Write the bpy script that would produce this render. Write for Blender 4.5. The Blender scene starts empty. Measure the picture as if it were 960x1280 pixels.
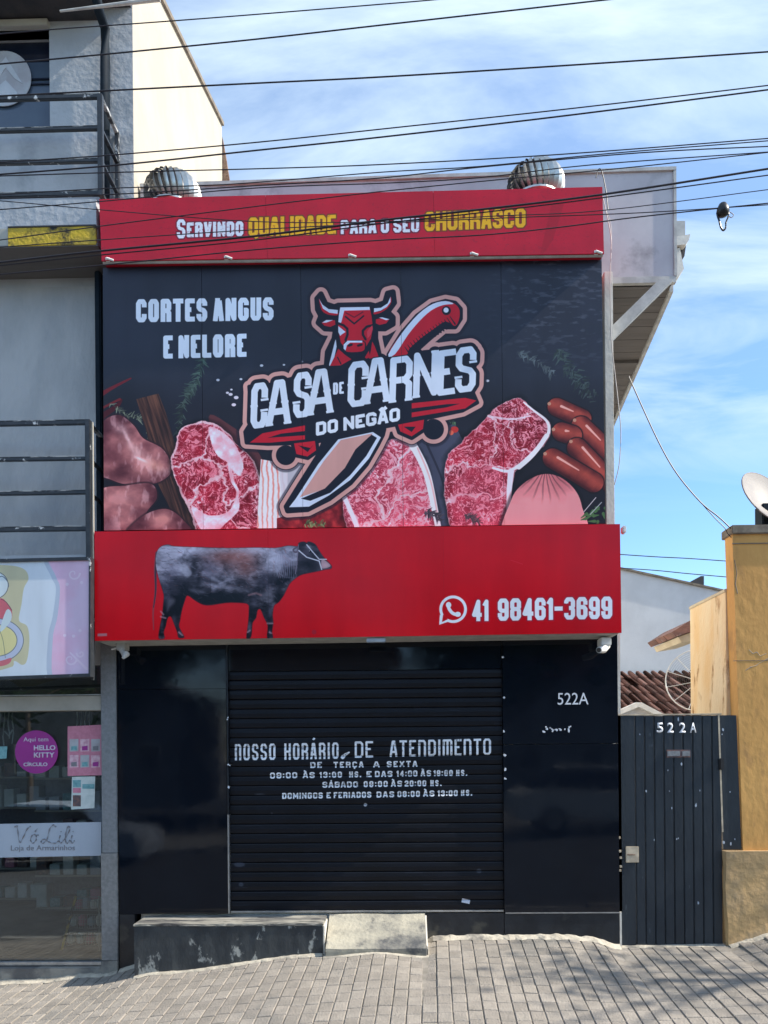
import bpy, bmesh, math, random
import numpy as np
from mathutils import Vector, Matrix

SC = bpy.context.scene
COL = SC.collection
random.seed(5)
RNG = np.random.RandomState(5)

# ------------------------------------------------------------------ camera
F, HX, HY, YAW, ROLL = 980.0, 480.0, 940.0, math.atan(21/980), 0.0085
CAM = Vector((0.0, -6.9, 1.68))
cd = bpy.data.cameras.new('camera')
cam = bpy.data.objects.new('camera', cd); COL.objects.link(cam)
cd.sensor_fit = 'HORIZONTAL'; cd.sensor_width = 36; cd.lens = 36*F/960
cd.shift_y = 300/960; cd.clip_end = 2000; cd.clip_start = 0.05
cam.matrix_world = (Matrix.Translation(CAM) @ Matrix.Rotation(YAW, 4, 'Z')
                    @ Matrix.Rotation(math.radians(90), 4, 'X') @ Matrix.Rotation(-ROLL, 4, 'Z'))
SC.camera = cam

# ------------------------------------------------------------------ sky + sun
SUN_EL, SUN_FRONT = math.radians(40), math.radians(5)   # sun off to the right, a few degrees in front of the facade
sd = Vector((math.cos(SUN_EL)*math.cos(SUN_FRONT), -math.cos(SUN_EL)*math.sin(SUN_FRONT), math.sin(SUN_EL)))
w = bpy.data.worlds.new('World'); SC.world = w; w.use_nodes = True
nt = w.node_tree; nt.nodes.clear()
out = nt.nodes.new('ShaderNodeOutputWorld'); bg = nt.nodes.new('ShaderNodeBackground')
sky = nt.nodes.new('ShaderNodeTexSky'); sky.sky_type = 'NISHITA'; sky.sun_disc = False
sky.sun_elevation = SUN_EL; sky.sun_rotation = math.atan2(sd.x, sd.y); sky.altitude = 900
sky.air_density = 1.0; sky.dust_density = 0.6; sky.ozone_density = 3.0
tc = nt.nodes.new('ShaderNodeTexCoord')
sep = nt.nodes.new('ShaderNodeSeparateXYZ'); nt.links.new(tc.outputs['Generated'], sep.inputs[0])
def wmath(op, a, b=None, clamp=False):
    n = nt.nodes.new('ShaderNodeMath'); n.operation = op; n.use_clamp = clamp
    for i, v in enumerate((a, b)):
        if v is None: continue
        if isinstance(v, (int, float)): n.inputs[i].default_value = v
        else: nt.links.new(v, n.inputs[i])
    return n.outputs[0]
# clouds lie on a flat layer: direction divided by its height gives the perspective of streaks
zz = wmath('ADD', wmath('MAXIMUM', sep.outputs['Z'], 0.0), 0.12)
cx = wmath('DIVIDE', sep.outputs['X'], zz); cy = wmath('DIVIDE', sep.outputs['Y'], zz)
cmb = nt.nodes.new('ShaderNodeCombineXYZ'); nt.links.new(cx, cmb.inputs[0]); nt.links.new(cy, cmb.inputs[1])
mp = nt.nodes.new('ShaderNodeMapping'); mp.inputs['Rotation'].default_value = (0, 0, 0.35); mp.inputs['Scale'].default_value = (0.85, 2.3, 1)
mp.inputs['Location'].default_value = (3.1, 1.8, 0)
nt.links.new(cmb.outputs[0], mp.inputs[0])
nz = nt.nodes.new('ShaderNodeTexNoise'); nz.inputs['Scale'].default_value = 1.25; nz.inputs['Detail'].default_value = 9
nz.inputs['Roughness'].default_value = 0.58; nz.inputs['Distortion'].default_value = 0.9
nt.links.new(mp.outputs[0], nz.inputs['Vector'])
cr = nt.nodes.new('ShaderNodeValToRGB'); cr.color_ramp.elements[0].position = 0.43; cr.color_ramp.elements[1].position = 0.66
cr.color_ramp.elements[0].color = (0, 0, 0, 1); cr.color_ramp.elements[1].color = (0.66,)*3+(1,)
nt.links.new(nz.outputs['Fac'], cr.inputs[0])
# fewer clouds near the horizon
hz = nt.nodes.new('ShaderNodeMapRange'); hz.inputs[1].default_value = 0.27; hz.inputs[2].default_value = 0.38
nt.links.new(sep.outputs['Z'], hz.inputs[0])
cf = wmath('MULTIPLY', cr.outputs[0], hz.outputs[0])
hl = nt.nodes.new('ShaderNodeMapRange'); hl.inputs[1].default_value = 0.30; hl.inputs[2].default_value = 0.62; hl.inputs[3].default_value = 0.0; hl.inputs[4].default_value = 0.24
nt.links.new(sep.outputs['Z'], hl.inputs[0])
cf = wmath('ADD', cf, hl.outputs[0], True)
mx = nt.nodes.new('ShaderNodeMix'); mx.data_type = 'RGBA'
skh = nt.nodes.new('ShaderNodeHueSaturation'); skh.inputs['Saturation'].default_value = 1.12; skh.inputs['Value'].default_value = 1.42; nt.links.new(sky.outputs[0], skh.inputs['Color'])
nt.links.new(cf, mx.inputs['Factor']); nt.links.new(skh.outputs[0], mx.inputs['A'])
CLOUD = 5.6
mx.inputs['B'].default_value = (CLOUD*0.80, CLOUD*0.97, CLOUD*1.12, 1)
nt.links.new(mx.outputs['Result'], bg.inputs[0]); bg.inputs[1].default_value = 0.12
nt.links.new(bg.outputs[0], out.inputs[0])
sl = bpy.data.lights.new('sun', 'SUN'); sl.energy = 4.5; sl.angle = math.radians(0.55); sl.color = (1.0, 0.93, 0.82)
so = bpy.data.objects.new('sun', sl); COL.objects.link(so); so.rotation_euler = sd.to_track_quat('Z', 'Y').to_euler()
so.location = (8, -3, 9)
SC.view_settings.view_transform = 'Standard'; SC.view_settings.look = 'None'
SC.view_settings.gamma = 1; SC.view_settings.exposure = 0.8

# ------------------------------------------------------------------ measuring: photo pixel -> point on a plane of the place
fw = Vector((-math.sin(YAW), math.cos(YAW), 0)); rt = Vector((math.cos(YAW), math.sin(YAW), 0)); up = Vector((0, 0, 1))
def ray(px, py):
    u, v = px-HX, HY-py
    c, s = math.cos(ROLL), math.sin(ROLL)
    return fw*F + rt*(u*c+v*s) + up*(-u*s+v*c)
def P(px, py, Y=0.0):
    d = ray(px, py); t = (Y-CAM.y)/d.y
    return CAM + d*t
def PX(px, py, X):
    d = ray(px, py); t = (X-CAM.x)/d.x
    return CAM + d*t

# ------------------------------------------------------------------ object helpers
def props(o, label=None, cat=None, group=None, kind=None):
    if label: o['label'] = label
    if cat: o['category'] = cat
    if group: o['group'] = group
    if kind: o['kind'] = kind
    return o
def thing(name, label, cat, loc=(0, 0, 0), group=None):
    o = bpy.data.objects.new(name, None); COL.objects.link(o); o.location = loc
    o.empty_display_size = 0.1
    return props(o, label, cat, group)
def wloc(o):
    v = Vector((0, 0, 0))
    while o is not None:
        v += o.location; o = o.parent
    return v
def obj(name, bm, mat, parent=None, smooth=False, loc=None):
    """bm holds world coordinates; the object's origin goes to loc (or its parent's)"""
    me = bpy.data.meshes.new(name)
    if isinstance(bm, bmesh.types.BMesh):
        bmesh.ops.recalc_face_normals(bm, faces=bm.faces) if not getattr(obj, 'keep', False) else None
        bm.to_mesh(me); bm.free()
    else:
        me.from_pydata(bm[0], [], bm[1])
    base = wloc(parent) if parent else Vector((0, 0, 0))
    org = Vector(loc) if loc is not None else base
    me.transform(Matrix.Translation(-org))
    for m in (mat if isinstance(mat, (list, tuple)) else [mat]): me.materials.append(m)
    if smooth:
        me.polygons.foreach_set('use_smooth', [True]*len(me.polygons))
    o = bpy.data.objects.new(name, me); COL.objects.link(o)
    if parent: o.parent = parent
    o.location = org-base
    return o
def box(bm, x0, x1, y0, y1, z0, z1, bev=0.0):
    m = Matrix.LocRotScale(((x0+x1)/2, (y0+y1)/2, (z0+z1)/2), None, (abs(x1-x0), abs(y1-y0), abs(z1-z0)))
    r = bmesh.ops.create_cube(bm, size=1, matrix=m)
    if bev:
        es = list({e for v in r['verts'] for e in v.link_edges})
        bmesh.ops.bevel(bm, geom=es, offset=bev, segments=2, affect='EDGES')
    return bm
def nb(): return bmesh.new()
def quadbox(bm, c, depth, uv=None):
    """front quad c = TL,TR,BR,BL (world points), extruded back by depth in +Y; front gets uv"""
    ul = bm.loops.layers.uv.verify()
    f = [bm.verts.new(p) for p in c]; b = [bm.verts.new((p[0], p[1]+depth, p[2])) for p in c]
    fr = bm.faces.new((f[3], f[2], f[1], f[0])); bm.faces.new((b[0], b[1], b[2], b[3]))
    for i in range(4):
        j = (i+1) % 4; bm.faces.new((f[i], f[j], b[j], b[i]))
    if uv:
        u0, v0, u1, v1 = uv
        for fc in bm.faces:
            for l in fc.loops:
                k = None
                for i, vv in enumerate(f):
                    if l.vert is vv or l.vert is b[i]: k = i
                if k is not None:
                    l[ul].uv = ((u0, v1), (u1, v1), (u1, v0), (u0, v0))[k]
    return bm
def prism(bm, pts, axis, a, b):
    """polygon pts (2D) extruded along axis from a to b; axis 'y': pts=(x,z); 'x': pts=(y,z); 'z': pts=(x,y)"""
    def mk(p, t):
        return {'y': (p[0], t, p[1]), 'x': (t, p[0], p[1]), 'z': (p[0], p[1], t)}[axis]
    A = [bm.verts.new(mk(p, a)) for p in pts]; B = [bm.verts.new(mk(p, b)) for p in pts]
    bm.faces.new(A); bm.faces.new(B[::-1]); n = len(pts)
    for i in range(n):
        j = (i+1) % n; bm.faces.new((A[i], B[i], B[j], A[j]))
    return bm
def tube(bm, pts, r, seg=8, cap=True):
    pts = [Vector(p) for p in pts]; rings = []
    for i, p in enumerate(pts):
        t = (pts[min(i+1, len(pts)-1)]-pts[max(i-1, 0)]).normalized()
        a = t.cross(Vector((0, 0, 1)))
        if a.length < 0.05: a = t.cross(Vector((1, 0, 0)))
        a.normalize(); b = t.cross(a)
        rr = r[i] if isinstance(r, (list, tuple)) else r
        rings.append([bm.verts.new(p+(a*math.cos(k*math.tau/seg)+b*math.sin(k*math.tau/seg))*rr) for k in range(seg)])
    for i in range(len(rings)-1):
        for k in range(seg):
            l = (k+1) % seg; bm.faces.new((rings[i][k], rings[i][l], rings[i+1][l], rings[i+1][k]))
    if cap:
        bm.faces.new(rings[0][::-1]); bm.faces.new(rings[-1])
    return bm
def lathe(bm, prof, c, seg=24, axis='z'):
    rings = []
    for r, h in prof:
        ring = []
        for k in range(seg):
            a = k*math.tau/seg
            if axis == 'z': q = (c[0]+r*math.cos(a), c[1]+r*math.sin(a), c[2]+h)
            else: q = (c[0]+r*math.cos(a), c[1]+h, c[2]+r*math.sin(a))
            ring.append(bm.verts.new(q))
        rings.append(ring)
    for i in range(len(rings)-1):
        for k in range(seg):
            l = (k+1) % seg; bm.faces.new((rings[i][k], rings[i][l], rings[i+1][l], rings[i+1][k]))
    bm.faces.new(rings[0][::-1]); bm.faces.new(rings[-1])
    return bm

# ------------------------------------------------------------------ materials
def srgb(r, g, b):
    return tuple(((c/255)/12.92 if c/255 <= 0.04045 else ((c/255+0.055)/1.055)**2.4) for c in (r, g, b))
def mat(name, c1, c2=None, scale=4.0, rough=0.7, metal=0.0, bump=0.0, bscale=40.0, lo=0.4, hi=0.6, stretch=(1, 1, 1),
        spec=0.5, coat=0.0, isl=0.0, c3=None, s3=1.2, lo3=0.55, hi3=0.7, rvar=0.0, detail=6, coords='Object'):
    m = bpy.data.materials.new(name); m.use_nodes = True; t = m.node_tree; N = t.nodes.new; L = t.links.new
    b = t.nodes['Principled BSDF']
    b.inputs['Roughness'].default_value = rough; b.inputs['Metallic'].default_value = metal
    b.inputs['Specular IOR Level'].default_value = spec; b.inputs['Coat Weight'].default_value = coat
    b.inputs['Coat Roughness'].default_value = 0.05
    tcn = N('ShaderNodeTexCoord'); mpn = N('ShaderNodeMapping'); mpn.inputs['Scale'].default_value = stretch
    geo = N('ShaderNodeNewGeometry')
    L(geo.outputs['Position'] if coords == 'World' else tcn.outputs[coords], mpn.inputs[0])
    col = None
    def ramp(sc, lo, hi):
        n = N('ShaderNodeTexNoise'); n.inputs['Scale'].default_value = sc; n.inputs['Detail'].default_value = detail; n.inputs['Roughness'].default_value = 0.62
        L(mpn.outputs[0], n.inputs['Vector'])
        r = N('ShaderNodeMapRange'); r.inputs[1].default_value = lo; r.inputs[2].default_value = hi
        L(n.outputs['Fac'], r.inputs[0]); return r.outputs[0]
    c2 = c2 or tuple(x*0.85 for x in c1)
    mixn = N('ShaderNodeMix'); mixn.data_type = 'RGBA'
    mixn.inputs['A'].default_value = (*c1, 1); mixn.inputs['B'].default_value = (*c2, 1)
    fac = ramp(scale, lo, hi); L(fac, mixn.inputs['Factor']); col = mixn.outputs['Result']
    if c3:
        m3 = N('ShaderNodeMix'); m3.data_type = 'RGBA'; m3.inputs['B'].default_value = (*c3, 1)
        L(col, m3.inputs['A']); L(ramp(s3, lo3, hi3), m3.inputs['Factor']); col = m3.outputs['Result']
    if isl:
        oi = N('ShaderNodeObjectInfo'); ad = N('ShaderNodeMath'); ad.operation = 'ADD'
        L(oi.outputs['Random'], ad.inputs[0]); L(geo.outputs['Random Per Island'], ad.inputs[1])
        fr = N('ShaderNodeMath'); fr.operation = 'FRACT'; L(ad.outputs[0], fr.inputs[0])
        mr = N('ShaderNodeMapRange'); mr.inputs[3].default_value = 1-isl; mr.inputs[4].default_value = 1+isl; L(fr.outputs[0], mr.inputs[0])
        hs = N('ShaderNodeHueSaturation'); L(col, hs.inputs['Color']); L(mr.outputs[0], hs.inputs['Value']); col = hs.outputs[0]
    L(col, b.inputs['Base Color'])
    if rvar:
        mr = N('ShaderNodeMapRange'); mr.inputs[3].default_value = max(0.02, rough-rvar); mr.inputs[4].default_value = rough+rvar
        L(ramp(scale*1.7, 0.35, 0.65), mr.inputs[0]); L(mr.outputs[0], b.inputs['Roughness'])
    if bump:
        n = N('ShaderNodeTexNoise'); n.inputs['Scale'].default_value = bscale; n.inputs['Detail'].default_value = 5
        L(mpn.outputs[0], n.inputs['Vector'])
        bp = N('ShaderNodeBump'); bp.inputs['Strength'].default_value = bump; bp.inputs['Distance'].default_value = 0.02
        L(n.outputs['Fac'], bp.inputs['Height']); L(bp.outputs[0], b.inputs['Normal'])
    return m
def imat(name, img, rough=0.4, gain=1.0, spec=0.5, coat=0.0, bump=0.0, bscale=3.0, dirt=0.17):
    m = bpy.data.materials.new(name); m.use_nodes = True; t = m.node_tree; N = t.nodes.new; L = t.links.new
    b = t.nodes['Principled BSDF']; b.inputs['Roughness'].default_value = rough; b.inputs['Specular IOR Level'].default_value = spec
    b.inputs['Coat Weight'].default_value = coat; b.inputs['Coat Roughness'].default_value = 0.03
    im = N('ShaderNodeTexImage'); im.image = img; im.extension = 'EXTEND'
    geo = N('ShaderNodeNewGeometry')
    n = N('ShaderNodeTexNoise'); n.inputs['Scale'].default_value = 2.3; n.inputs['Detail'].default_value = 8
    mpn = N('ShaderNodeMapping'); mpn.inputs['Scale'].default_value = (2.2, 1, .45); L(geo.outputs['Position'], mpn.inputs[0]); L(mpn.outputs[0], n.inputs['Vector'])
    mr = N('ShaderNodeMapRange'); mr.inputs[1].default_value = 0.3; mr.inputs[2].default_value = 0.7; mr.inputs[3].default_value = gain*(1-dirt); mr.inputs[4].default_value = gain
    L(n.outputs['Fac'], mr.inputs[0])
    mu = N('ShaderNodeVectorMath'); mu.operation = 'SCALE'; L(im.outputs[0], mu.inputs[0]); L(mr.outputs[0], mu.inputs['Scale'])
    L(mu.outputs[0], b.inputs['Base Color'])
    if bump:
        n2 = N('ShaderNodeTexNoise'); n2.inputs['Scale'].default_value = bscale; n2.inputs['Detail'].default_value = 2; L(geo.outputs['Position'], n2.inputs['Vector'])
        bp = N('ShaderNodeBump'); bp.inputs['Strength'].default_value = bump; bp.inputs['Distance'].default_value = 0.05
        L(n2.outputs['Fac'], bp.inputs['Height']); L(bp.outputs[0], b.inputs['Normal'])
        L(bp.outputs[0], b.inputs['Coat Normal'])
    return m
# ================================================================== printed artwork, drawn with signed distances
_tab = RNG.rand(256, 256)
def vnoise(x, y):
    xi = np.floor(x).astype(int); yi = np.floor(y).astype(int); fx = x-xi; fy = y-yi
    fx = fx*fx*(3-2*fx); fy = fy*fy*(3-2*fy)
    g = lambda a, b: _tab[a & 255, b & 255]
    return (g(xi, yi)*(1-fx)+g(xi+1, yi)*fx)*(1-fy)+(g(xi, yi+1)*(1-fx)+g(xi+1, yi+1)*fx)*fy
def fbm(x, y, o=4):
    s = 0; a = 0.5; t = 0
    for i in range(o):
        s = s+a*vnoise(x*2**i+17.3*i, y*2**i+9.1*i); t += a; a *= 0.5
    return s/t
def catmull(pts, n=6, closed=True):
    out_ = []; m = len(pts)
    for i in range(m if closed else m-1):
        if closed: p0, p1, p2, p3 = pts[i-1], pts[i], pts[(i+1) % m], pts[(i+2) % m]
        else: p0, p1, p2, p3 = pts[max(i-1, 0)], pts[i], pts[i+1], pts[min(i+2, m-1)]
        for k in range(n):
            t = k/n
            out_.append(tuple(0.5*((2*p1[j])+(-p0[j]+p2[j])*t+(2*p0[j]-5*p1[j]+4*p2[j]-p3[j])*t*t+(-p0[j]+3*p1[j]-3*p2[j]+p3[j])*t**3) for j in (0, 1)))
    if not closed: out_.append(tuple(pts[-1]))
    return out_
class Canvas:
    """texture whose texels know the photo-measured coordinate they stand for"""
    def __init__(s, quad, W, H, bg):
        s.W, s.H = W, H; tl, tr, br, bl = quad
        u = (np.arange(W)+0.5)/W; v = (np.arange(H)+0.5)/H; U, V = np.meshgrid(u, v)   # v down
        s.X = (tl[0]*(1-U)+tr[0]*U)*(1-V)+(bl[0]*(1-U)+br[0]*U)*V
        s.Y = (tl[1]*(1-U)+tr[1]*U)*(1-V)+(bl[1]*(1-U)+br[1]*U)*V
        s.aa = abs(tr[0]-tl[0])/W; s.img = np.empty((H, W, 3)); s.img[:] = np.array(bg)/255.0
    def sl(s, x0, y0, x1, y1, m=3):
        x0 -= m; y0 -= m; x1 += m; y1 += m
        cols = np.where((s.X.max(0) >= x0) & (s.X.min(0) <= x1))[0]; rows = np.where((s.Y.max(1) >= y0) & (s.Y.min(1) <= y1))[0]
        if len(cols) == 0 or len(rows) == 0: return None
        return (slice(rows[0], rows[-1]+1), slice(cols[0], cols[-1]+1))
    def put(s, S, d, col, op=1.0, soft=1.0):
        a = np.clip(0.5-d/(s.aa*soft), 0, 1)*op
        if callable(col): c = col(s.X[S], s.Y[S])/255.0
        else: c = np.array(col)/255.0
        s.img[S] = s.img[S]*(1-a[..., None])+c*a[..., None]
    def sdpoly(s, S, pts):
        X, Y = s.X[S], s.Y[S]; d = np.full(X.shape, 1e9); ins = np.zeros(X.shape, bool); n = len(pts)
        for i in range(n):
            ax, ay = pts[i]; bx, by = pts[(i+1) % n]; ex, ey = bx-ax, by-ay; L2 = ex*ex+ey*ey+1e-12
            t = np.clip(((X-ax)*ex+(Y-ay)*ey)/L2, 0, 1)
            d = np.minimum(d, (X-ax-ex*t)**2+(Y-ay-ey*t)**2)
            if ay != by:
                c = (ay > Y) != (by > Y); xx = ax+(Y-ay)*ex/(by-ay); ins ^= c & (X < xx)
        d = np.sqrt(d); return np.where(ins, -d, d)
    def bb(s, pts, m): xs = [p[0] for p in pts]; ys = [p[1] for p in pts]; return s.sl(min(xs), min(ys), max(xs), max(ys), m)
    def poly(s, pts, col, smooth=0, grow=0, op=1.0, soft=1.0):
        if smooth: pts = catmull(pts, smooth)
        S = s.bb(pts, abs(grow)+3+soft)
        if S is None: return
        s.put(S, s.sdpoly(S, pts)-grow, col, op, soft)
    def line(s, pts, wd, col, smooth=0, op=1.0, soft=1.0):
        if smooth: pts = catmull(pts, smooth, False)
        S = s.bb(pts, max(wd if isinstance(wd, (list, tuple)) else [wd])+3)
        if S is None: return
        X, Y = s.X[S], s.Y[S]; d = np.full(X.shape, 1e9); n = len(pts)
        for i in range(n-1):
            ax, ay = pts[i]; bx, by = pts[i+1]; ex, ey = bx-ax, by-ay
            t = np.clip(((X-ax)*ex+(Y-ay)*ey)/(ex*ex+ey*ey+1e-12), 0, 1)
            ww = (wd[0]+(wd[1]-wd[0])*((i+t)/(n-1))) if isinstance(wd, (list, tuple)) else wd
            d = np.minimum(d, np.hypot(X-ax-ex*t, Y-ay-ey*t)-ww/2)
        s.put(S, d, col, op, soft)
    def disc(s, x, y, r, col, r2=None, op=1.0, soft=1.0):
        r2 = r2 or r; S = s.sl(x-r, y-r2, x+r, y+r2)
        if S is None: return
        s.put(S, (np.hypot((s.X[S]-x)/r, (s.Y[S]-y)/r2)-1)*min(r, r2), col, op, soft)
    def image(s, name):
        im = bpy.data.images.new(name, s.W, s.H); px = np.ones((s.H, s.W, 4), np.float32)
        px[..., :3] = np.clip(s.img[::-1], 0, 1); im.pixels.foreach_set(px.ravel()); im.pack(); return im

# --- a small chamfered capital font, strokes in a unit cell
G = {
'A': (1, [[(0, 0), (.36, 1), (.64, 1), (1, 0)], [(.13, .27), (.87, .27)]]),
'B': (1, [[(0, 0), (0, 1), (.78, 1), (1, .9), (1, .62), (.8, .52), (0, .52)], [(.8, .52), (1, .42), (1, .1), (.78, 0), (0, 0)]]),
'C': (1, [[(1, .68), (1, .88), (.78, 1), (.22, 1), (0, .88), (0, .12), (.22, 0), (.78, 0), (1, .12), (1, .32)]]),
'D': (1, [[(0, 0), (0, 1), (.75, 1), (1, .88), (1, .12), (.75, 0), (0, 0)]]),
'E': (.85, [[(1, 1), (0, 1), (0, 0), (1, 0)], [(0, .52), (.8, .52)]]),
'F': (.8, [[(1, 1), (0, 1), (0, 0)], [(0, .5), (.8, .5)]]),
'G': (1, [[(1, .72), (1, .88), (.78, 1), (.22, 1), (0, .88), (0, .12), (.22, 0), (.78, 0), (1, .12), (1, .45), (.55, .45)]]),
'H': (1, [[(0, 0), (0, 1)], [(1, 0), (1, 1)], [(0, .5), (1, .5)]]),
'I': (.05, [[(.5, 0), (.5, 1)]]),
'L': (.8, [[(0, 1), (0, 0), (1, 0)]]),
'M': (1.35, [[(0, 0), (0, 1), (.5, .3), (1, 1), (1, 0)]]),
'm': (1.35, [[(0, 0), (0, 1), (.88, 1), (1, .92), (1, 0)], [(.5, 1), (.5, 0)]]),
'N': (1.05, [[(0, 0), (0, 1), (1, 0), (1, 1)]]),
'n': (1, [[(0, 0), (0, 1), (.8, 1), (1, .88), (1, 0)]]),
'O': (1, [[(.22, 0), (.78, 0), (1, .12), (1, .88), (.78, 1), (.22, 1), (0, .88), (0, .12), (.22, 0)]]),
'P': (1, [[(0, 0), (0, 1), (.78, 1), (1, .88), (1, .55), (.78, .43), (0, .43)]]),
'Q': (1, [[(.22, 0), (.78, 0), (1, .12), (1, .88), (.78, 1), (.22, 1), (0, .88), (0, .12), (.22, 0)], [(.55, .15), (.95, -.12)]]),
'R': (1, [[(0, 0), (0, 1), (.78, 1), (1, .88), (1, .6), (.78, .48), (0, .48)], [(.7, .48), (1, .36), (1, 0)]]),
'S': (1, [[(1, .72), (1, .88), (.78, 1), (.22, 1), (0, .88), (0, .64), (.2, .54), (.8, .46), (1, .36), (1, .12), (.78, 0), (.22, 0), (0, .12), (0, .28)]]),
'T': (.95, [[(.5, 0), (.5, 1)], [(0, 1), (1, 1)]]),
'U': (1, [[(0, 1), (0, .12), (.22, 0), (.78, 0), (1, .12), (1, 1)]]),
'V': (1, [[(0, 1), (.42, 0), (.58, 0), (1, 1)]]),
'X': (1, [[(0, 0), (1, 1)], [(0, 1), (1, 0)]]),
'0': (1, [[(.22, 0), (.78, 0), (1, .12), (1, .88), (.78, 1), (.22, 1), (0, .88), (0, .12), (.22, 0)]]),
'1': (.25, [[(0, .85), (1, 1), (1, 0)]]),
'2': (1, [[(0, .7), (0, .88), (.22, 1), (.78, 1), (1, .88), (1, .58), (0, .16), (0, 0), (1, 0)]]),
'3': (1, [[(0, .78), (0, .88), (.22, 1), (.78, 1), (1, .88), (1, .62), (.8, .52), (.4, .52)], [(.8, .52), (1, .42), (1, .12), (.78, 0), (.22, 0), (0, .12), (0, .25)]]),
'4': (1, [[(.75, 0), (.75, 1), (0, .25), (1, .25)]]),
'5': (1, [[(1, 1), (0, 1), (0, .56), (.78, .56), (1, .45), (1, .12), (.78, 0), (.22, 0), (0, .12)]]),
'6': (1, [[(1, .8), (1, .88), (.78, 1), (.22, 1), (0, .88), (0, .12), (.22, 0), (.78, 0), (1, .12), (1, .45), (.78, .56), (0, .56)]]),
'8': (1, [[(.22, 0), (.78, 0), (1, .12), (1, .42), (.8, .52), (.2, .52), (0, .62), (0, .88), (.22, 1), (.78, 1), (1, .88), (1, .62), (.8, .52)], [(.2, .52), (0, .42), (0, .12), (.22, 0)]]),
'9': (1, [[(0, .2), (0, .12), (.22, 0), (.78, 0), (1, .12), (1, .88), (.78, 1), (.22, 1), (0, .88), (0, .55), (.22, .44), (1, .44)]]),
'-': (.6, [[(0, .5), (1, .5)]]), '.': (.02, [[(.5, 0), (.5, .02)]]), ':': (.02, [[(.5, .12), (.5, .14)], [(.5, .74), (.5, .76)]]),
}
G['Á'] = (1, G['A'][1]+[[(.42, 1.28), (.75, 1.42)]]); G['À'] = (1, G['A'][1]+[[(.58, 1.24), (.28, 1.4)]])
G['Ã'] = (1, G['A'][1]+[[(.2, 1.24), (.4, 1.34), (.6, 1.24), (.8, 1.34)]])
G['Ç'] = (1, G['C'][1]+[[(.5, -.02), (.45, -.28)]])
FE = {}
class Stroke(list): ext = (True, True); clip = None
def glyph_strokes(ch, x, y, gw, h, t, ax, ay):
    """strokes of a glyph in photo coordinates; (x,y) lower-left, ax = unit baseline, ay = unit up"""
    st = []
    for pl in G[ch][1]:
        FE.setdefault('k', {}); ext = []
        for e_, q_ in ((pl[0], pl[1]), (pl[-1], pl[-2])):
            k_ = 1 if abs(e_[1]-q_[1])*2 > abs(e_[0]-q_[0]) else 0
            ext.append(e_[k_] <= .001 or e_[k_] >= .999)
        if pl[0] == pl[-1]: ext = [False, False]
        tall = all(-.01 <= p_[1] <= 1.01 for p_ in pl)
        st.append(Stroke([(x+ax[0]*(t/2+p[0]*max(gw-t, 0))+ay[0]*(t/2+p[1]*(h-t)), y+ax[1]*(t/2+p[0]*max(gw-t, 0))+ay[1]*(t/2+p[1]*(h-t))) for p in pl])); st[-1].ext = ext; st[-1].clip = (x, y, ax[1]/ax[0], h) if tall else None
    return st
def layout(text, x0, y0, x1, y1, h, t, gap, slant=0.0):
    """fit text between baseline points (x0,y0)-(x1,y1); returns strokes"""
    L = math.hypot(x1-x0, y1-y0); ax = ((x1-x0)/L, (y1-y0)/L); ay = (slant, -1.0)
    if slant == 0: ay = (0.0, -1.0)
    wsum = 0; fixed = 0
    for c in text:
        if c == ' ': wsum += 0.45
        else: wsum += G[c][0]; fixed += t
        fixed += gap
    fixed -= gap
    k = (L-fixed)/wsum; x = 0; st = []
    for c in text:
        if c == ' ': x += 0.45*k+gap; continue
        gw = G[c][0]*k+t
        st += glyph_strokes(c, x0+ax[0]*x, y0+ax[1]*x, gw, h, t, ax, ay); x += gw+gap
    return st
def sdstrokes(cv, S, st, t, rnd=False):
    X, Y = cv.X[S], cv.Y[S]; d = np.full(X.shape, 1e9); h = t/2
    for pl in st:
        n = len(pl); d0 = d; d = np.full(X.shape, 1e9)
        for i in range(n-1):
            ax, ay = pl[i]; bx, by = pl[i+1]; L = math.hypot(bx-ax, by-ay)
            if L < t*.35: d = np.minimum(d, np.maximum(abs(X-ax), abs(Y-ay))-h); continue
            ex, ey = (bx-ax)/L, (by-ay)/L
            x0, x1, y0, y1 = min(ax, bx)-t*3, max(ax, bx)+t*3, min(ay, by)-t*3, max(ay, by)+t*3
            al = (X-ax)*ex+(Y-ay)*ey; pe = np.abs(-(X-ax)*ey+(Y-ay)*ex)
            ext = getattr(pl, 'ext', (True, True))
            e0 = h if (i == 0 and ext[0]) else 0; e1 = h if (i == n-2 and ext[1]) else 0
            if rnd: d = np.minimum(d, np.hypot(pe, np.maximum(0, np.maximum(-al, al-L)))-h); continue
            d = np.minimum(d, np.maximum(pe-h, np.maximum(-al-e0, al-L-e1)))
            if i < n-2 or pl[0] == pl[-1]: d = np.minimum(d, np.hypot(X-bx, Y-by)-h)
        cl = getattr(pl, 'clip', None)
        if cl and not rnd: v = cl[1]+cl[2]*(X-cl[0])-Y; d = np.maximum(d, np.maximum(v-cl[3], -v))
        d = np.minimum(d0, d)
    return d
def write(cv, text, x0, y0, x1, y1, h, t, gap, col, slant=0.0, under=None, ug=1.5):
    st = layout(text, x0, y0, x1, y1, h, t, gap, slant)
    S = cv.sl(min(x0, x1), min(y0, y1)-h*1.5, max(x0, x1), max(y0, y1)+h*.35, 6)
    d = sdstrokes(cv, S, st, t)
    if under is not None: cv.put(S, d-ug, under)
    cv.put(S, d, col); return st

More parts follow.
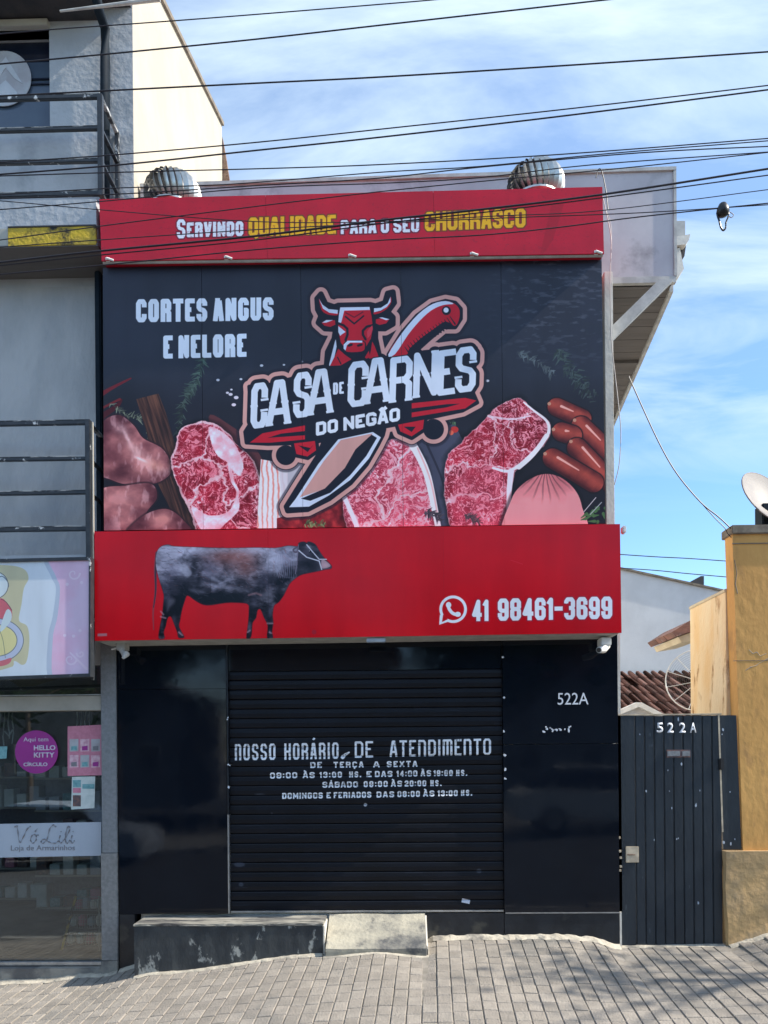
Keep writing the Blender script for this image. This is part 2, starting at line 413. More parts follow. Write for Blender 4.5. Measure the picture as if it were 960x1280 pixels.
def mixc(a, b, f): f = np.clip(f, 0, 1)[..., None]; return np.array(a)*(1-f)+np.array(b)*f
def beef(seed, pale=0.0, sc=1.0):
    def f(X, Y):
        x = X*0.062*sc+seed; y = Y*0.062*sc+seed*1.7
        wx = fbm(x*0.7, y*0.7, 3)*3.2; wy = fbm(x*0.7+31, y*0.7+11, 3)*3.2
        n = fbm(x*1.3+wx, y*1.3+wy, 4); r = 1-np.abs(2*n-1)*6.5
        n2 = fbm(x*2.8+wy*1.6, y*2.8+wx*1.6, 3); r2 = 1-np.abs(2*n2-1)*5.0
        base = mixc((150, 8, 34), (222, 52, 80), fbm(x*.9+7, y*.9, 3)*1.8-0.4+pale*.5)
        base = mixc((0, 0, 0), (1, 1, 1), np.zeros_like(X))*0+base
        c = base*(1-np.clip(r, 0, 1)[..., None]*0.75)+np.array((248, 205, 212))*np.clip(r, 0, 1)[..., None]*0.75
        k = np.clip(r2, 0, 1)[..., None]*(0.5+0.3*pale)
        return c*(1-k)+np.array((246, 190, 203))*k
    return f
def cut(cv, pts, seeds, seed, fat=(246, 206, 212), seam=2.4, warp=9.0, lean=((142, 8, 30), (214, 44, 70)), marb=1.0, rim=2.0, sm=6, mottle=None):
    """a slice of marbled beef: muscles separated by fat seams, flecks of marbling, wet shading at the rim"""
    pl = catmull(pts, sm); S = cv.bb(pl, 8); X, Y = cv.X[S], cv.Y[S]; sd = cv.sdpoly(S, pl)+(fbm(X*.11+seed, Y*.11, 4)-.5)*5.0
    wx = (fbm(X*.045+seed, Y*.045, 4)-.5)*warp*2.4+(fbm(X*.16+seed, Y*.16, 3)-.5)*warp*.55; wy = (fbm(X*.045+seed+40, Y*.045+9, 4)-.5)*warp*2.4+(fbm(X*.16+seed+9, Y*.16+4, 3)-.5)*warp*.55
    XX, YY = X+wx, Y+wy; f1 = np.full(X.shape, 1e9); f2 = f1.copy(); idx = np.zeros(X.shape)
    for i, (sx, sy, wt) in enumerate(seeds):
        dd = np.hypot(XX-sx, YY-sy)*wt; m = dd < f1; f2 = np.where(m, f1, np.minimum(f2, dd)); f1 = np.where(m, dd, f1); idx = np.where(m, i, idx)
    tone = ((idx*0.37+.2) % 1.0)
    gr = fbm(X*.09+idx*3+seed, Y*.09+idx*5, 4)
    base_ = mixc(lean[0], lean[1], tone*.45+gr*1.3-.35)
    th = idx*1.3+.4; u = (XX*np.cos(th)+YY*np.sin(th)); v = (-XX*np.sin(th)+YY*np.cos(th))
    fl = np.clip((fbm(u*.22+seed, v*.55+idx*7, 4)-.55)*9, 0, 1)*.75
    fl2 = np.clip((fbm(u*.6+seed+5, v*1.1+idx*3, 3)-.60)*8, 0, 1)*.55
    rg = np.clip(1-np.abs(2*fbm(XX*.07+seed*2, YY*.07+3, 4)-1)*9, 0, 1)*.75
    k = np.clip(np.maximum(np.maximum(fl, fl2), rg)*marb, 0, 1)[..., None]
    c = base_*(1-k)+np.array((244, 178, 188))*k
    sw = seam*(.4+1.5*fbm(X*.06+seed+70, Y*.06, 3)); ks = np.clip(1.4-(f2-f1)/(sw*1.6), 0, 1)[..., None]*.92
    fc = mixc(tuple(q*.86 for q in fat), fat, fbm(X*.12, Y*.12+seed, 4)*1.8-.4)
    c = c*(1-ks)+fc*ks
    rw = rim*(.3+1.6*fbm(X*.03+seed+20, Y*.03, 2)); kr = np.clip((sd+rw)/1.6+.5, 0, 1)[..., None]*.9; c = c*(1-kr)+fc*kr
    gx = np.clip((X-X.mean())/(X.max()-X.min())+(Y-Y.mean())/(Y.max()-Y.min()), -1, 1)
    edge = np.clip(1+sd/10.0, 0, 1)**1.5
    c = c*(1-edge*np.clip(.15+gx*.45, 0, .6))[..., None]
    wet = np.clip((fbm(X*.35+seed, Y*.35+30, 3)-.66)*14, 0, 1)*np.clip(fbm(X*.04, Y*.04+seed, 2)*2-.6, 0, 1); c = c+(255-c)*wet[..., None]*.55
    a_ = np.clip(1-(sd+1)/7.0, 0, 1)*.55*(sd > -1); cv.img[S] = cv.img[S]*(1-a_[..., None]*.9)
    a = np.clip(.5-sd/1.0, 0, 1)[..., None]; cv.img[S] = cv.img[S]*(1-a)+np.clip(c, 0, 255)/255*a
def blob(cv, x, y, rx, ry, col, op, clip=None, ang=0.0):
    S = cv.sl(x-max(rx, ry)*1.6, y-max(rx, ry)*1.6, x+max(rx, ry)*1.6, y+max(rx, ry)*1.6)
    if S is None: return
    dx, dy = cv.X[S]-x, cv.Y[S]-y; ca_, sa_ = math.cos(ang), math.sin(ang)
    q = ((dx*ca_+dy*sa_)/rx)**2+((-dx*sa_+dy*ca_)/ry)**2; a = np.exp(-q*1.4)*op*(.65+.7*fbm(cv.X[S]*.25, cv.Y[S]*.25, 3))
    if clip is not None: a = a*clip[S]
    a = np.clip(a, 0, 1)[..., None]; cv.img[S] = cv.img[S]*(1-a)+np.array(col)/255*a
def shade(c0, c1, cx_, cy_, r, sc=0.08, amt=0.4):
    def f(X, Y):
        d = np.hypot(X-cx_, Y-cy_)/r; n = fbm(X*sc+3, Y*sc, 4)
        return mixc(c1, c0, d+(n-0.5)*amt*2)
    return f
def sprig(cv, pts, n, ln, col, seed, wob=1.0):
    r = random.Random(seed); pl = catmull(pts, 8, False); cv.line(pl, 0.9, tuple(c*0.7 for c in col))
    for i in range(n):
        k = r.random()*(len(pl)-2); a = pl[int(k)]; b = pl[int(k)+1]; th = math.atan2(b[1]-a[1], b[0]-a[0])+r.choice((-1, 1))*r.uniform(.5, 1.3)
        l = ln*r.uniform(.5, 1.1); x, y = a; v = r.uniform(.7, 1.25)
        x += r.uniform(-3, 3)*wob; y += r.uniform(-3, 3)*wob
        cv.line([(x, y), (x+math.cos(th)*l, y+math.sin(th)*l)], [r.uniform(1.2, 2.6), .5], tuple(min(255, c*v) for c in col))

# ---------------------------------------------------------- main black sign
Q_MAIN = ((128.5, 335), (752, 319.5), (757, 654.5), (130, 663))
cv = Canvas(Q_MAIN, 1640, 880, (43, 46, 58))
n = fbm(cv.X*0.012, cv.Y*0.012, 4); cv.img *= (0.86+0.3*n)[..., None]
n = np.clip((fbm(cv.X*0.10, cv.Y*0.3, 4)-0.56)*6, 0, 1)*np.clip((cv.X-600)/60, 0, 1)*np.clip((470-cv.Y)/60, 0, 1)
cv.img += (n*0.10)[..., None]
# dark slate worktop under the food
cv.poly([(130, 560), (330, 590), (560, 540), (757, 600), (757, 670), (130, 670)], (34, 30, 38), 4, op=.8, soft=30)
# chillies, herbs
cv.line([(128, 492), (142, 484), (164, 473)], [6, 2], (120, 32, 42), 5); cv.line([(128, 520), (146, 508), (152, 500)], [8, 3], (92, 26, 36), 4)
cv.line([(128, 510), (150, 499)], 3, (150, 40, 44), op=.8)
sprig(cv, [(255, 448), (246, 478), (232, 500), (222, 548)], 110, 9, (70, 88, 80), 1)
sprig(cv, [(140, 505), (160, 520), (178, 522)], 30, 8, (110, 124, 104), 2); sprig(cv, [(186, 540), (198, 552)], 18, 7, (110, 130, 100), 3)
# board
cv.poly([(171, 499), (199, 492), (208, 515), (222, 562), (240, 618), (256, 665), (228, 665), (196, 600), (184, 540)],
        lambda X, Y: mixc((52, 34, 32), (128, 86, 66), fbm((X*0.9-Y*0.30)*0.5, Y*0.03, 4)*1.6-.3), 0)
# poultry
def poultry(pts, cx_, cy_, r, seed):
    cv.poly(pts, (60, 34, 42), 6, grow=2.0, op=.7, soft=5)
    def f(X, Y):
        nn = fbm(X*.045+seed, Y*.06+seed, 4); v = np.clip((fbm(X*.12+seed, Y*.05, 4)-.56)*9, 0, 1)
        c = mixc((206, 140, 136), (104, 50, 60), np.hypot(X-cx_, Y-cy_)/r+(nn-.5)*1.5)
        return c*(1-v[..., None]*.35)+np.array((240, 215, 215))*v[..., None]*.35
    cv.poly(pts, f, 6)
poultry([(122, 540), (132, 524), (150, 519), (168, 532), (180, 548), (205, 562), (216, 588), (196, 604), (162, 606), (140, 600), (122, 588)], 172, 568, 62, 3)
poultry([(122, 616), (158, 607), (190, 605), (197, 622), (184, 640), (166, 672), (122, 672)], 150, 625, 50, 8)
poultry([(160, 672), (178, 646), (208, 636), (230, 650), (240, 672)], 205, 650, 38, 14)
for a in ((150, 535, 14, 8, (225, 190, 188), .6, .5), (170, 562, 16, 6, (230, 196, 190), .6, .6), (194, 582, 14, 7, (226, 170, 150), .6, .3), (146, 570, 18, 14, (116, 56, 66), .5), (150, 592, 24, 8, (92, 40, 50), .6), (184, 556, 8, 5, (120, 60, 70), .5), (152, 622, 20, 7, (206, 150, 150), .5, .1), (170, 640, 16, 10, (110, 50, 60), .5), (205, 648, 14, 5, (214, 150, 136), .5), (136, 650, 10, 16, (100, 44, 56), .5), (160, 548, 3, 12, (244, 222, 220), .7, -.5), (176, 574, 10, 2, (244, 222, 220), .7, .4)): blob(cv, *a[:6], None, a[6] if len(a) > 6 else 0)
# big marbled steak
cv.poly([(262, 522), (290, 532), (318, 556), (334, 590), (325, 640), (290, 600)], (112, 62, 66), 5)
ST1 = [(227, 538), (243, 529), (263, 527), (281, 535), (297, 553), (317, 573), (327, 600), (329, 633), (323, 672), (256, 672), (237, 636), (225, 613), (214, 583), (219, 560)]
cut(cv, ST1, [(240, 562, 1), (252, 600, 1.05), (268, 622, 1), (272, 560, 1.3), (300, 600, 1.2), (312, 640, 1.0), (282, 660, 1.1)], 3.0, rim=2.4, seam=1.5, warp=13)
FT = lambda X, Y: mixc((226, 172, 184), (252, 222, 228), fbm(X*.12, Y*.12, 4)*1.8-.4)
cv.poly([(262, 534), (280, 540), (296, 556), (306, 580), (302, 594), (294, 590), (286, 578), (276, 572), (268, 560)], FT, 5, op=.95, soft=3)
cv.line([(288, 576), (292, 600), (299, 616), (292, 636)], [5, 3], FT, 6, op=.9, soft=3)
cv.poly([(240, 632), (262, 644), (286, 640), (299, 622), (300, 638), (284, 654), (272, 664), (254, 664)], FT, 5, op=.92, soft=3)
# bacon
cv.poly([(328, 574), (362, 580), (360, 672), (322, 672)], lambda X, Y: mixc((244, 232, 224), (226, 150, 140), np.clip(np.sin(X*.95+fbm(X*.05, Y*.07)*5)*1.3-.2+fbm(X*.1, Y*.1)-.5, 0, 1)), 0)
cv.poly([(340, 560), (420, 560), (420, 600), (356, 640), (350, 580)], (196, 200, 205), 0, op=.9)
cv.poly([(348, 648), (435, 620), (452, 672), (348, 672)], lambda X, Y: mixc((140, 24, 36), (206, 60, 62), fbm(X*.15, Y*.15)*2-.6), 0)
sprig(cv, [(385, 655), (410, 655)], 26, 7, (120, 140, 90), 4)
# centre cut with its bone and slate
cv.poly([(500, 545), (570, 530), (585, 560), (560, 672), (530, 672)], (84, 90, 112), 0, op=.95)
ST2 = [(430, 622), (447, 672), (540, 672), (549, 645), (541, 607), (531, 573), (513, 550), (487, 552), (470, 578), (450, 603)]
cut(cv, ST2, [(470, 600, 1), (500, 575, 1), (500, 610, 1.1), (475, 640, 1), (515, 645, 1), (528, 610, 1.2)][::2], 9.2, lean=((176, 40, 66), (232, 96, 120)), marb=1.2, rim=.8, seam=1.2, warp=14); cv.line([(433, 622), (447, 655), (450, 672)], 6, (244, 208, 214), 5, soft=3)
cv.line([(518, 556), (535, 590), (546, 640), (552, 672)], [10, 7], (246, 224, 224), 6, soft=2); cv.line([(524, 560), (540, 600), (550, 650)], 2, (214, 160, 160), 6, op=.7)
cv.line([(536, 556), (556, 604), (562, 650)], [3, 2], (58, 60, 78), 5)
cv.disc(570, 537, 5, (214, 60, 52), 4); cv.disc(566, 541, 3, (230, 110, 80)); sprig(cv, [(560, 524), (572, 532)], 10, 6, (84, 120, 84), 5)
# right steak
ST3 = [(652, 498), (668, 512), (686, 526), (689, 539), (681, 555), (667, 572), (651, 585), (643, 599), (640, 615), (637, 637), (635, 672), (575, 672), (559, 628), (557, 606), (561, 572), (581, 549), (606, 527), (616, 514), (633, 503)]
cut(cv, ST3, [(650, 508, 1), (662, 540, .95), (636, 560, 1.05), (622, 536, 1.1), (600, 560, 1), (580, 590, 1), (606, 606, 1.0), (585, 630, 1), (612, 640, 1)][::2]+[(668, 535, 1)], 21.0, rim=.7, seam=1.1, warp=15, sm=5, marb=1.1)
cv.line([(656, 503), (668, 513), (684, 526), (687, 539), (679, 554), (665, 571), (650, 584)], [2, 6], (246, 212, 214), 5, soft=2)
cv.poly([(572, 600), (610, 580), (634, 600), (634, 640), (630, 672), (578, 672), (566, 640)], (226, 110, 132), 5, op=.33, soft=16)
cv.line([(612, 520), (640, 524), (664, 520)], [3, 2], (246, 202, 210), 5, op=.9, soft=2); cv.line([(618, 585), (640, 588), (668, 566), (684, 545)], [3, 6], (248, 214, 218), 6, op=.95, soft=2)
cv.line([(640, 590), (638, 612), (637, 640)], [8, 5], (246, 208, 214), 5, soft=2)
sprig(cv, [(536, 640), (555, 650)], 46, 8, (88, 80, 90), 6); sprig(cv, [(585, 645), (605, 654)], 36, 7, (110, 84, 90), 7)
# ham
HAM = [(634, 672), (640, 626), (655, 605), (678, 593), (700, 596), (719, 612), (728, 634), (730, 672)]
def hamc(X, Y):
    th = np.arctan2(Y-583, X-683); rr = np.hypot(X-683, Y-588)
    wr = np.clip(np.sin(th*26+fbm(X*.05, Y*.05)*3)*1.4-.5, 0, 1)*np.clip(1-rr/44, 0, 1)
    c = mixc((232, 150, 152), (176, 84, 92), (Y*0-0.2)+np.clip((640-Y)/60, 0, 1)*.9+(fbm(X*.05, Y*.08)-.5)*.5)
    return c*(1-wr[..., None]*.55)
cv.poly(HAM, (20, 14, 20), 5, grow=4, op=.5, soft=8); cv.poly(HAM, hamc, 5)
# sausages
def saus(x0, y0, x1, y1, r):
    cv.line([(x0, y0), (x1, y1)], 2*r+3, (36, 18, 22), op=.8, soft=3)
    L = math.hypot(x1-x0, y1-y0); nx, ny = -(y1-y0)/L, (x1-x0)/L
    cv.line([(x0, y0), (x1, y1)], 2*r, lambda X, Y: mixc((190, 82, 66), (88, 26, 30), np.abs(((X-x0)*nx+(Y-y0)*ny)/r+.15)**1.6+(fbm(X*.12, Y*.12)-.5)*.5))
    cv.line([(x0+nx*-r*.3+4, y0-ny*r*.3+2), (x0+(x1-x0)*.6-nx*r*.3, y0+(y1-y0)*.6-ny*r*.3)], [3.2, 1.5], (246, 196, 180), op=.8, soft=2.5)
    cv.disc(x0-(x1-x0)/L*r*.9, y0-(y1-y0)/L*r*.9, 2.2, (196, 148, 120))
saus(697, 509, 728, 523, 11.5); saus(727, 533, 762, 566, 12.5); saus(703, 540, 716, 544, 12); saus(722, 560, 764, 604, 12.5); saus(692, 573, 742, 603, 12.5)
sprig(cv, [(648, 440), (672, 452), (695, 470)], 50, 7, (84, 92, 96), 8); sprig(cv, [(700, 440), (712, 462), (728, 480), (742, 500)], 110, 8, (62, 74, 72), 9, 2.2)
for i in range(14):
    r_ = random.Random(i+40); x = r_.uniform(732, 757); y = r_.uniform(634, 654)
    cv.line([(x, y), (x+r_.uniform(-9, 9), y+r_.uniform(-3, 8))], [4, 1], (84, 130, 74))
cv.line([(745, 622), (730, 640)], 1, (190, 190, 190)); cv.line([(752, 628), (738, 643)], 1, (170, 180, 180))
for (x, y, r) in [(274, 475, 2.2), (286, 491, 2), (290, 493, 2.6), (297, 497, 3), (294, 506, 2.8), (303, 474, 1.8), (329, 457, 2.2), (357, 456, 1.6), (611, 476, 2.2), (380, 452, 1.4), (291, 487, 1.6)]:
    cv.disc(x, y, r, (205, 205, 214), r*.7)
# deeper printing contrast in the food picture
_m = np.clip((cv.Y-470)/40, 0, 1)[..., None]; _c = np.clip(cv.img, 0, 1); _c = np.clip(_c*(.55+.60*_c.mean(2, keepdims=True)+.12), 0, 1)*np.array([1.04, .95, .95]); cv.img = cv.img*(1-_m)+_c*_m
# wording
WH = (236, 240, 250)
write(cv, 'CORTES ANGUS', 170.5, 403, 344, 400.5, 29, 6.2, 2.0, WH); write(cv, 'E NELORE', 205, 448.5, 310, 446, 29, 6.2, 2.0, WH)
# emblem ------------------------------------------------------------------
BLK, PNK, RED, LT = (24, 24, 38), (222, 160, 150), (204, 24, 44), (220, 224, 240)
def o7(l): return [(370+a/6, 340+b/6) for a, b in l]
def o8(l): return [(480+a/6.857, 350+b/6.857) for a, b in l]
def o6(l): return [(300+a/3, 340+b/3) for a, b in l]
headS = o7([(170, 200), (200, 165), (235, 240), (300, 262), (330, 250), (570, 245), (610, 255), (680, 230), (700, 160), (740, 150), (750, 230), (700, 300), (740, 340), (740, 390), (680, 425), (610, 425), (610, 500), (640, 640), (640, 700), (240, 720), (250, 600), (300, 500), (310, 430), (230, 425), (180, 380), (200, 330), (175, 280)])
handS = o8([(60, 640), (170, 460), (300, 310), (430, 215), (540, 185), (620, 200), (665, 250), (665, 330), (620, 400), (520, 400), (400, 500), (300, 590), (330, 640)])
bladeS = o6([(330, 620), (545, 590), (540, 610), (520, 650), (480, 720), (420, 790), (340, 850), (260, 890), (185, 895), (180, 880), (230, 800), (300, 690)])
bandS = o6([(40, 430), (110, 425), (200, 400), (300, 368), (420, 345), (560, 320), (700, 300), (850, 285), (890, 285), (885, 360), (880, 455), (895, 490), (840, 520), (700, 550), (600, 570), (450, 600), (280, 640), (110, 645), (30, 640), (25, 600), (50, 560)])
drL = o6([(205, 640), (290, 630), (295, 670), (260, 695), (215, 685)]); drR = o6([(595, 570), (700, 550), (695, 590), (650, 620), (605, 600)])
S = cv.sl(295, 345, 612, 655, 12)
parts = [cv.sdpoly(S, p) for p in (headS, handS, bladeS, bandS, drL, drR)]
circ = [np.hypot(cv.X[S]-(300+178/3), cv.Y[S]-(340+687/3))-9.0, np.hypot(cv.X[S]-(300+732/3), cv.Y[S]-(340+590/3))-9.5]
casa = [('C', 45, 590, 62), ('A', 104, 580, 92), ('S', 205, 550, 66), ('A', 258, 540, 98), ('C', 410, 510, 76), ('A', 470, 498, 98), ('R', 566, 492, 84), ('N', 655, 474, 90), ('E', 745, 466, 66), ('S', 812, 456, 76)]
ls = []; ang = -.135
for ch, a, b, wd in casa:
    h_ = 170/3; axv = (math.cos(ang), math.sin(ang)); ls.append(glyph_strokes(ch, 300+a/3, 340+b/3, wd/3, h_, 7.6, axv, (0.03, -1)))
st_all = [pl for g in ls for pl in g]; serif = []
for pl in st_all:
    if pl[0] == pl[-1]: continue
    for e, q in ((pl[0], pl[1]), (pl[-1], pl[-2])):
        dx, dy = e[0]-q[0], e[1]-q[1]; l = math.hypot(dx, dy)
        if abs(dy) > abs(dx): cxp, cyp = e[0], e[1]+(2.2 if dy > 0 else -2.2); serif.append([(cxp-3.4, cyp+.5), (cxp+3.4, cyp-.5)])
    for i in range(len(pl)-1):
        a, b = pl[i], pl[i+1]
        if math.hypot(a[0]-b[0], a[1]-b[1]) > 30:
            mx_, my_ = (a[0]+b[0])/2, (a[1]+b[1])/2; serif.append([(mx_-3.2, my_+.3), (mx_+3.2, my_-.3)])
dl = np.minimum(sdstrokes(cv, S, st_all, 8.2), sdstrokes(cv, S, serif, 3.0))
allp = np.minimum.reduce(parts[:2]+parts[2:3]+[parts[3]+1]+parts[4:]+[circ[0], circ[1], sdstrokes(cv, S, st_all, 7.6, True)-1.5])
cv.put(S, allp-12.4, (30, 26, 38), op=.55, soft=4)
cv.put(S, allp-9.6, BLK); cv.put(S, allp-8.6, PNK); cv.put(S, allp-3.4, BLK)
cv.put(S, parts[0], BLK); cv.put(S, parts[3], BLK)
# bull
P7 = lambda l, c, sm=0: cv.poly(o7(l), c, sm)
P7([(185, 200), (215, 250), (260, 285), (325, 300), (320, 325), (250, 318), (205, 285)], RED, 3); P7([(185, 200), (212, 245), (258, 278), (328, 285), (324, 314), (262, 305), (215, 275)], LT, 0)
P7([(722, 185), (728, 225), (700, 270), (650, 305), (600, 318), (600, 300), (655, 290), (700, 245)], RED, 3); P7([(722, 185), (722, 225), (695, 262), (648, 290), (598, 302), (598, 272), (650, 268), (700, 235)], LT, 0)
P7([(205, 380), (240, 360), (305, 362), (308, 395), (270, 412), (225, 402)], RED); P7([(208, 380), (240, 360), (292, 360), (240, 380)], LT)
P7([(612, 355), (660, 345), (712, 355), (690, 385), (640, 398), (612, 385)], RED); P7([(635, 342), (660, 340), (715, 354), (690, 362)], LT)
P7([(345, 265), (565, 262), (580, 330), (590, 420), (575, 500), (540, 560), (500, 600), (400, 600), (350, 530), (330, 440), (330, 400), (335, 320)], RED)
P7([(345, 265), (565, 262), (568, 285), (375, 290), (355, 370), (350, 382), (330, 376), (335, 320)], LT); P7([(330, 405), (355, 425), (385, 450), (355, 470), (345, 480), (330, 450)], LT)
L7 = lambda l, wd, c: cv.line(o7(l), wd, c)
L7([(330, 385), (370, 400), (398, 425), (400, 470), (385, 510)], 3, BLK); L7([(585, 400), (545, 410), (515, 440), (515, 470), (535, 505)], 3, BLK)
P7([(585, 400), (560, 425), (545, 450), (550, 500), (575, 470), (590, 430)], (226, 60, 76))
L7([(385, 305), (450, 340), (515, 300)], 1.4, (110, 16, 40)); L7([(385, 335), (450, 388), (520, 330)], 2, BLK)
P7([(370, 540), (400, 515), (520, 515), (540, 560), (520, 605), (470, 600), (450, 612), (430, 600), (390, 612), (372, 580)], BLK, 3)
P7([(378, 545), (405, 520), (515, 520), (530, 560), (510, 595), (400, 600), (385, 575)], RED, 3); P7([(370, 545), (400, 515), (510, 515), (512, 530), (420, 530), (395, 550), (385, 590), (370, 575)], LT)
L7([(410, 552), (430, 545)], 3, BLK); L7([(480, 552), (505, 545)], 3, BLK)
P7([(305, 520), (312, 505), (318, 560), (290, 690), (262, 705), (262, 690)], LT); P7([(330, 575), (380, 620), (430, 655), (350, 700), (268, 705), (300, 640)], RED); L7([(325, 640), (350, 690)], 1.5, BLK)
P7([(585, 520), (605, 560), (635, 640), (560, 650), (575, 590)], RED); P7([(560, 590), (570, 640), (540, 650), (530, 640)], RED)
# handle
P8 = lambda l, c, sm=0: cv.poly(o8(l), c, sm)
P8([(50, 640), (175, 445), (310, 290), (430, 205), (540, 180), (620, 205), (660, 260), (655, 340), (620, 395), (540, 355), (440, 420), (330, 500), (230, 590), (205, 640)], RED, 3)
P8([(50, 640), (175, 445), (310, 290), (430, 205), (540, 180), (610, 205), (520, 215), (420, 260), (320, 350), (220, 470), (110, 635)], LT, 3)
cv.disc(480+548/6.857, 350+262/6.857, 5.6, BLK); cv.disc(480+545/6.857, 350+258/6.857, 3.2, (236, 236, 245))
for i in range(17):
    t = i/16; a = (215+t*385, 610-t*262+math.sin(t*3.1)*-12); cv.line(o8([(a[0]-22, a[1]-36), (a[0]+22, a[1]+30)]), [.7, 1.9], BLK)
# blade
P6 = lambda l, c, sm=0: cv.poly(o6(l), c, sm)
cv.poly(bladeS, BLK, 0, grow=1.5)
P6([(375, 628), (300, 720), (215, 850), (190, 882), (265, 880), (340, 838), (420, 780), (490, 700), (535, 620), (505, 600)], LT)
P6([(385, 630), (320, 710), (230, 845), (330, 812), (400, 740), (440, 670), (505, 605)], PNK)
P6([(500, 610), (440, 665), (400, 735), (325, 812), (235, 850), (270, 858), (345, 828), (420, 762), (480, 690), (520, 622)], BLK)
# ribbon spikes
cv.poly(bandS, BLK, 0)
P6([(42, 640), (90, 605), (250, 575), (250, 628), (120, 640)], RED); P6([(110, 622), (160, 606), (250, 596), (250, 612)], BLK)
P6([(650, 492), (850, 472), (892, 482), (850, 512), (650, 545)], RED); P6([(650, 512), (780, 496), (830, 494), (780, 508), (650, 527)], BLK)
cv.poly(drL, RED, 0, grow=-1); cv.poly(drR, RED, 0, grow=-1); P6([(225, 650), (270, 660), (280, 650), (260, 675)], BLK); P6([(620, 580), (665, 580), (650, 600)], BLK)
cv.put(S, circ[0], BLK); cv.put(S, circ[1], BLK)
cv.put(S, dl-1.2, BLK); cv.put(S, dl, (226, 230, 242))
write(cv, 'DE', 418.5, 493.5, 432, 492, 15, 3.0, 1.2, (226, 230, 242))
write(cv, 'DO NEGÃO', 397, 545, 502, 526, 17, 4.3, 1.4, (236, 236, 244))
IM_MAIN = cv.image('print_main')

# ---------------------------------------------------------- top sign
Q_TOP = ((124, 249), (753, 233.5), (755, 317), (127, 326))
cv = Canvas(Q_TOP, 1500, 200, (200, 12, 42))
n = fbm(cv.X*.02, cv.Y*.05, 4); cv.img *= (0.93+.14*n)[..., None]
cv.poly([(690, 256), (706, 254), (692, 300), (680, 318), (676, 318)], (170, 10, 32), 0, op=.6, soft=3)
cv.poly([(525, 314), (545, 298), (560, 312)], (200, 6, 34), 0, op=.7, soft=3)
W2, YL = (238, 240, 250), (252, 186, 18)
write(cv, 'S', 222, 298.5, 233, 298.2, 24, 4.2, 1, W2, under=(120, 16, 40)); write(cv, 'ERVINDO', 234.5, 297, 306, 295, 18.5, 4.2, 1.3, W2, under=(120, 16, 40))
write(cv, 'QUALIDADE', 312.5, 296, 422, 292.5, 24, 4.6, 1.4, YL, under=(120, 60, 20)); write(cv, 'PARA O SEU', 428, 293, 526, 290, 17.5, 3.9, 1.3, W2, under=(120, 16, 40))
write(cv, 'CHURRASCO', 533, 289, 658, 284.5, 24, 4.6, 1.4, YL, under=(120, 60, 20))
n = fbm(cv.X*.35, cv.Y*.5, 3); k = np.clip((n-.70)*14, 0, 1)*.35     # worn vinyl
cv.img = cv.img*(1-k[..., None])+np.array((150, 22, 44))/255*k[..., None]
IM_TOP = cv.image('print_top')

# ---------------------------------------------------------- lower sign
Q_LOW = ((118, 664.5), (775, 655), (777, 791), (118.5, 801))
cv = Canvas(Q_LOW, 1600, 340, (204, 6, 22))
n = fbm(cv.X*.01, cv.Y*.02, 4); cv.img *= (0.94+.12*n)[..., None]
b5 = lambda l: [(180+a/3.84, 660+b/3.84) for a, b in l]
BULL = b5([(64, 120), (85, 90), (120, 80), (150, 88), (260, 92), (400, 96), (540, 94), (640, 96), (700, 85), (745, 88), (752, 72), (775, 66), (790, 72), (800, 66), (830, 78), (850, 110), (875, 145), (908, 180), (905, 194), (880, 198), (850, 205), (800, 215), (760, 225), (730, 245), (705, 270), (680, 320), (655, 355), (632, 372), (625, 420), (628, 455), (622, 500), (626, 526), (600, 526), (603, 470), (585, 430), (568, 390), (552, 395), (545, 430), (528, 455), (524, 500), (518, 526), (500, 526), (508, 460), (512, 400), (508, 366), (470, 358), (400, 358), (310, 370), (260, 352), (215, 322), (200, 350), (185, 400), (178, 440), (172, 470), (185, 500), (197, 524), (172, 526), (165, 500), (150, 460), (135, 425), (118, 430), (108, 470), (98, 500), (102, 528), (75, 528), (82, 470), (92, 420), (98, 360), (100, 320), (85, 270), (70, 220), (60, 170)])
def hide(X, Y):
    x = X*.05; y = Y*.05; a = (X-180)*3.84; b = (Y-660)*3.84
    nn = fbm(x*1.0+fbm(x, y)*2, y*1.6, 5); nf = fbm(X*.25, Y*.5, 3)
    topl = np.clip((330-b)/190, 0, 1)*np.clip((b-70)/20, .55, 1)
    v = topl*.75+(nn-.5)*1.5+(nf-.5)*.45
    v *= np.where((a > 745), .35, 1); v = np.where((b > 330) & (a < 500), v*.7+.06, v)
    v = np.where((a > 130) & (a < 330) & (b > 230), v*.55, v)
    c = mixc((14, 11, 18), (186, 182, 204), v*.95)
    br = np.clip(1-np.abs(a-420)/190, 0, 1)*np.clip(1-np.abs(b-150)/90, 0, 1)
    c = c*(1-br[..., None]*.45)+np.array((166, 104, 98))*br[..., None]*.45*np.clip(v+.45, 0, 1)[..., None]
    return c
cv.line(b5([(66, 120), (58, 200), (60, 300), (48, 400), (50, 488)]), [4.5, 1.2], (150, 60, 70), 6); cv.line(b5([(66, 118), (60, 200), (60, 300), (50, 380)]), [3, 1], (60, 46, 60), 6)
cv.poly(BULL, (96, 20, 30), 3, grow=.5, soft=3); cv.poly(BULL, hide, 3, soft=1.6)
BM = np.zeros(cv.X.shape); _S = cv.bb(BULL, 4); BM[_S] = np.clip(.3-cv.sdpoly(_S, catmull(BULL, 3))/.9, 0, 1)
bl = lambda x, y, rx, ry, c_, o, an=0.0: blob(cv, 180+x/3.84, 660+y/3.84, rx/3.84, ry/3.84, c_, o, BM, an)
DK, MD, HI, BRN = (12, 9, 16), (88, 84, 104), (196, 194, 216), (150, 84, 76)
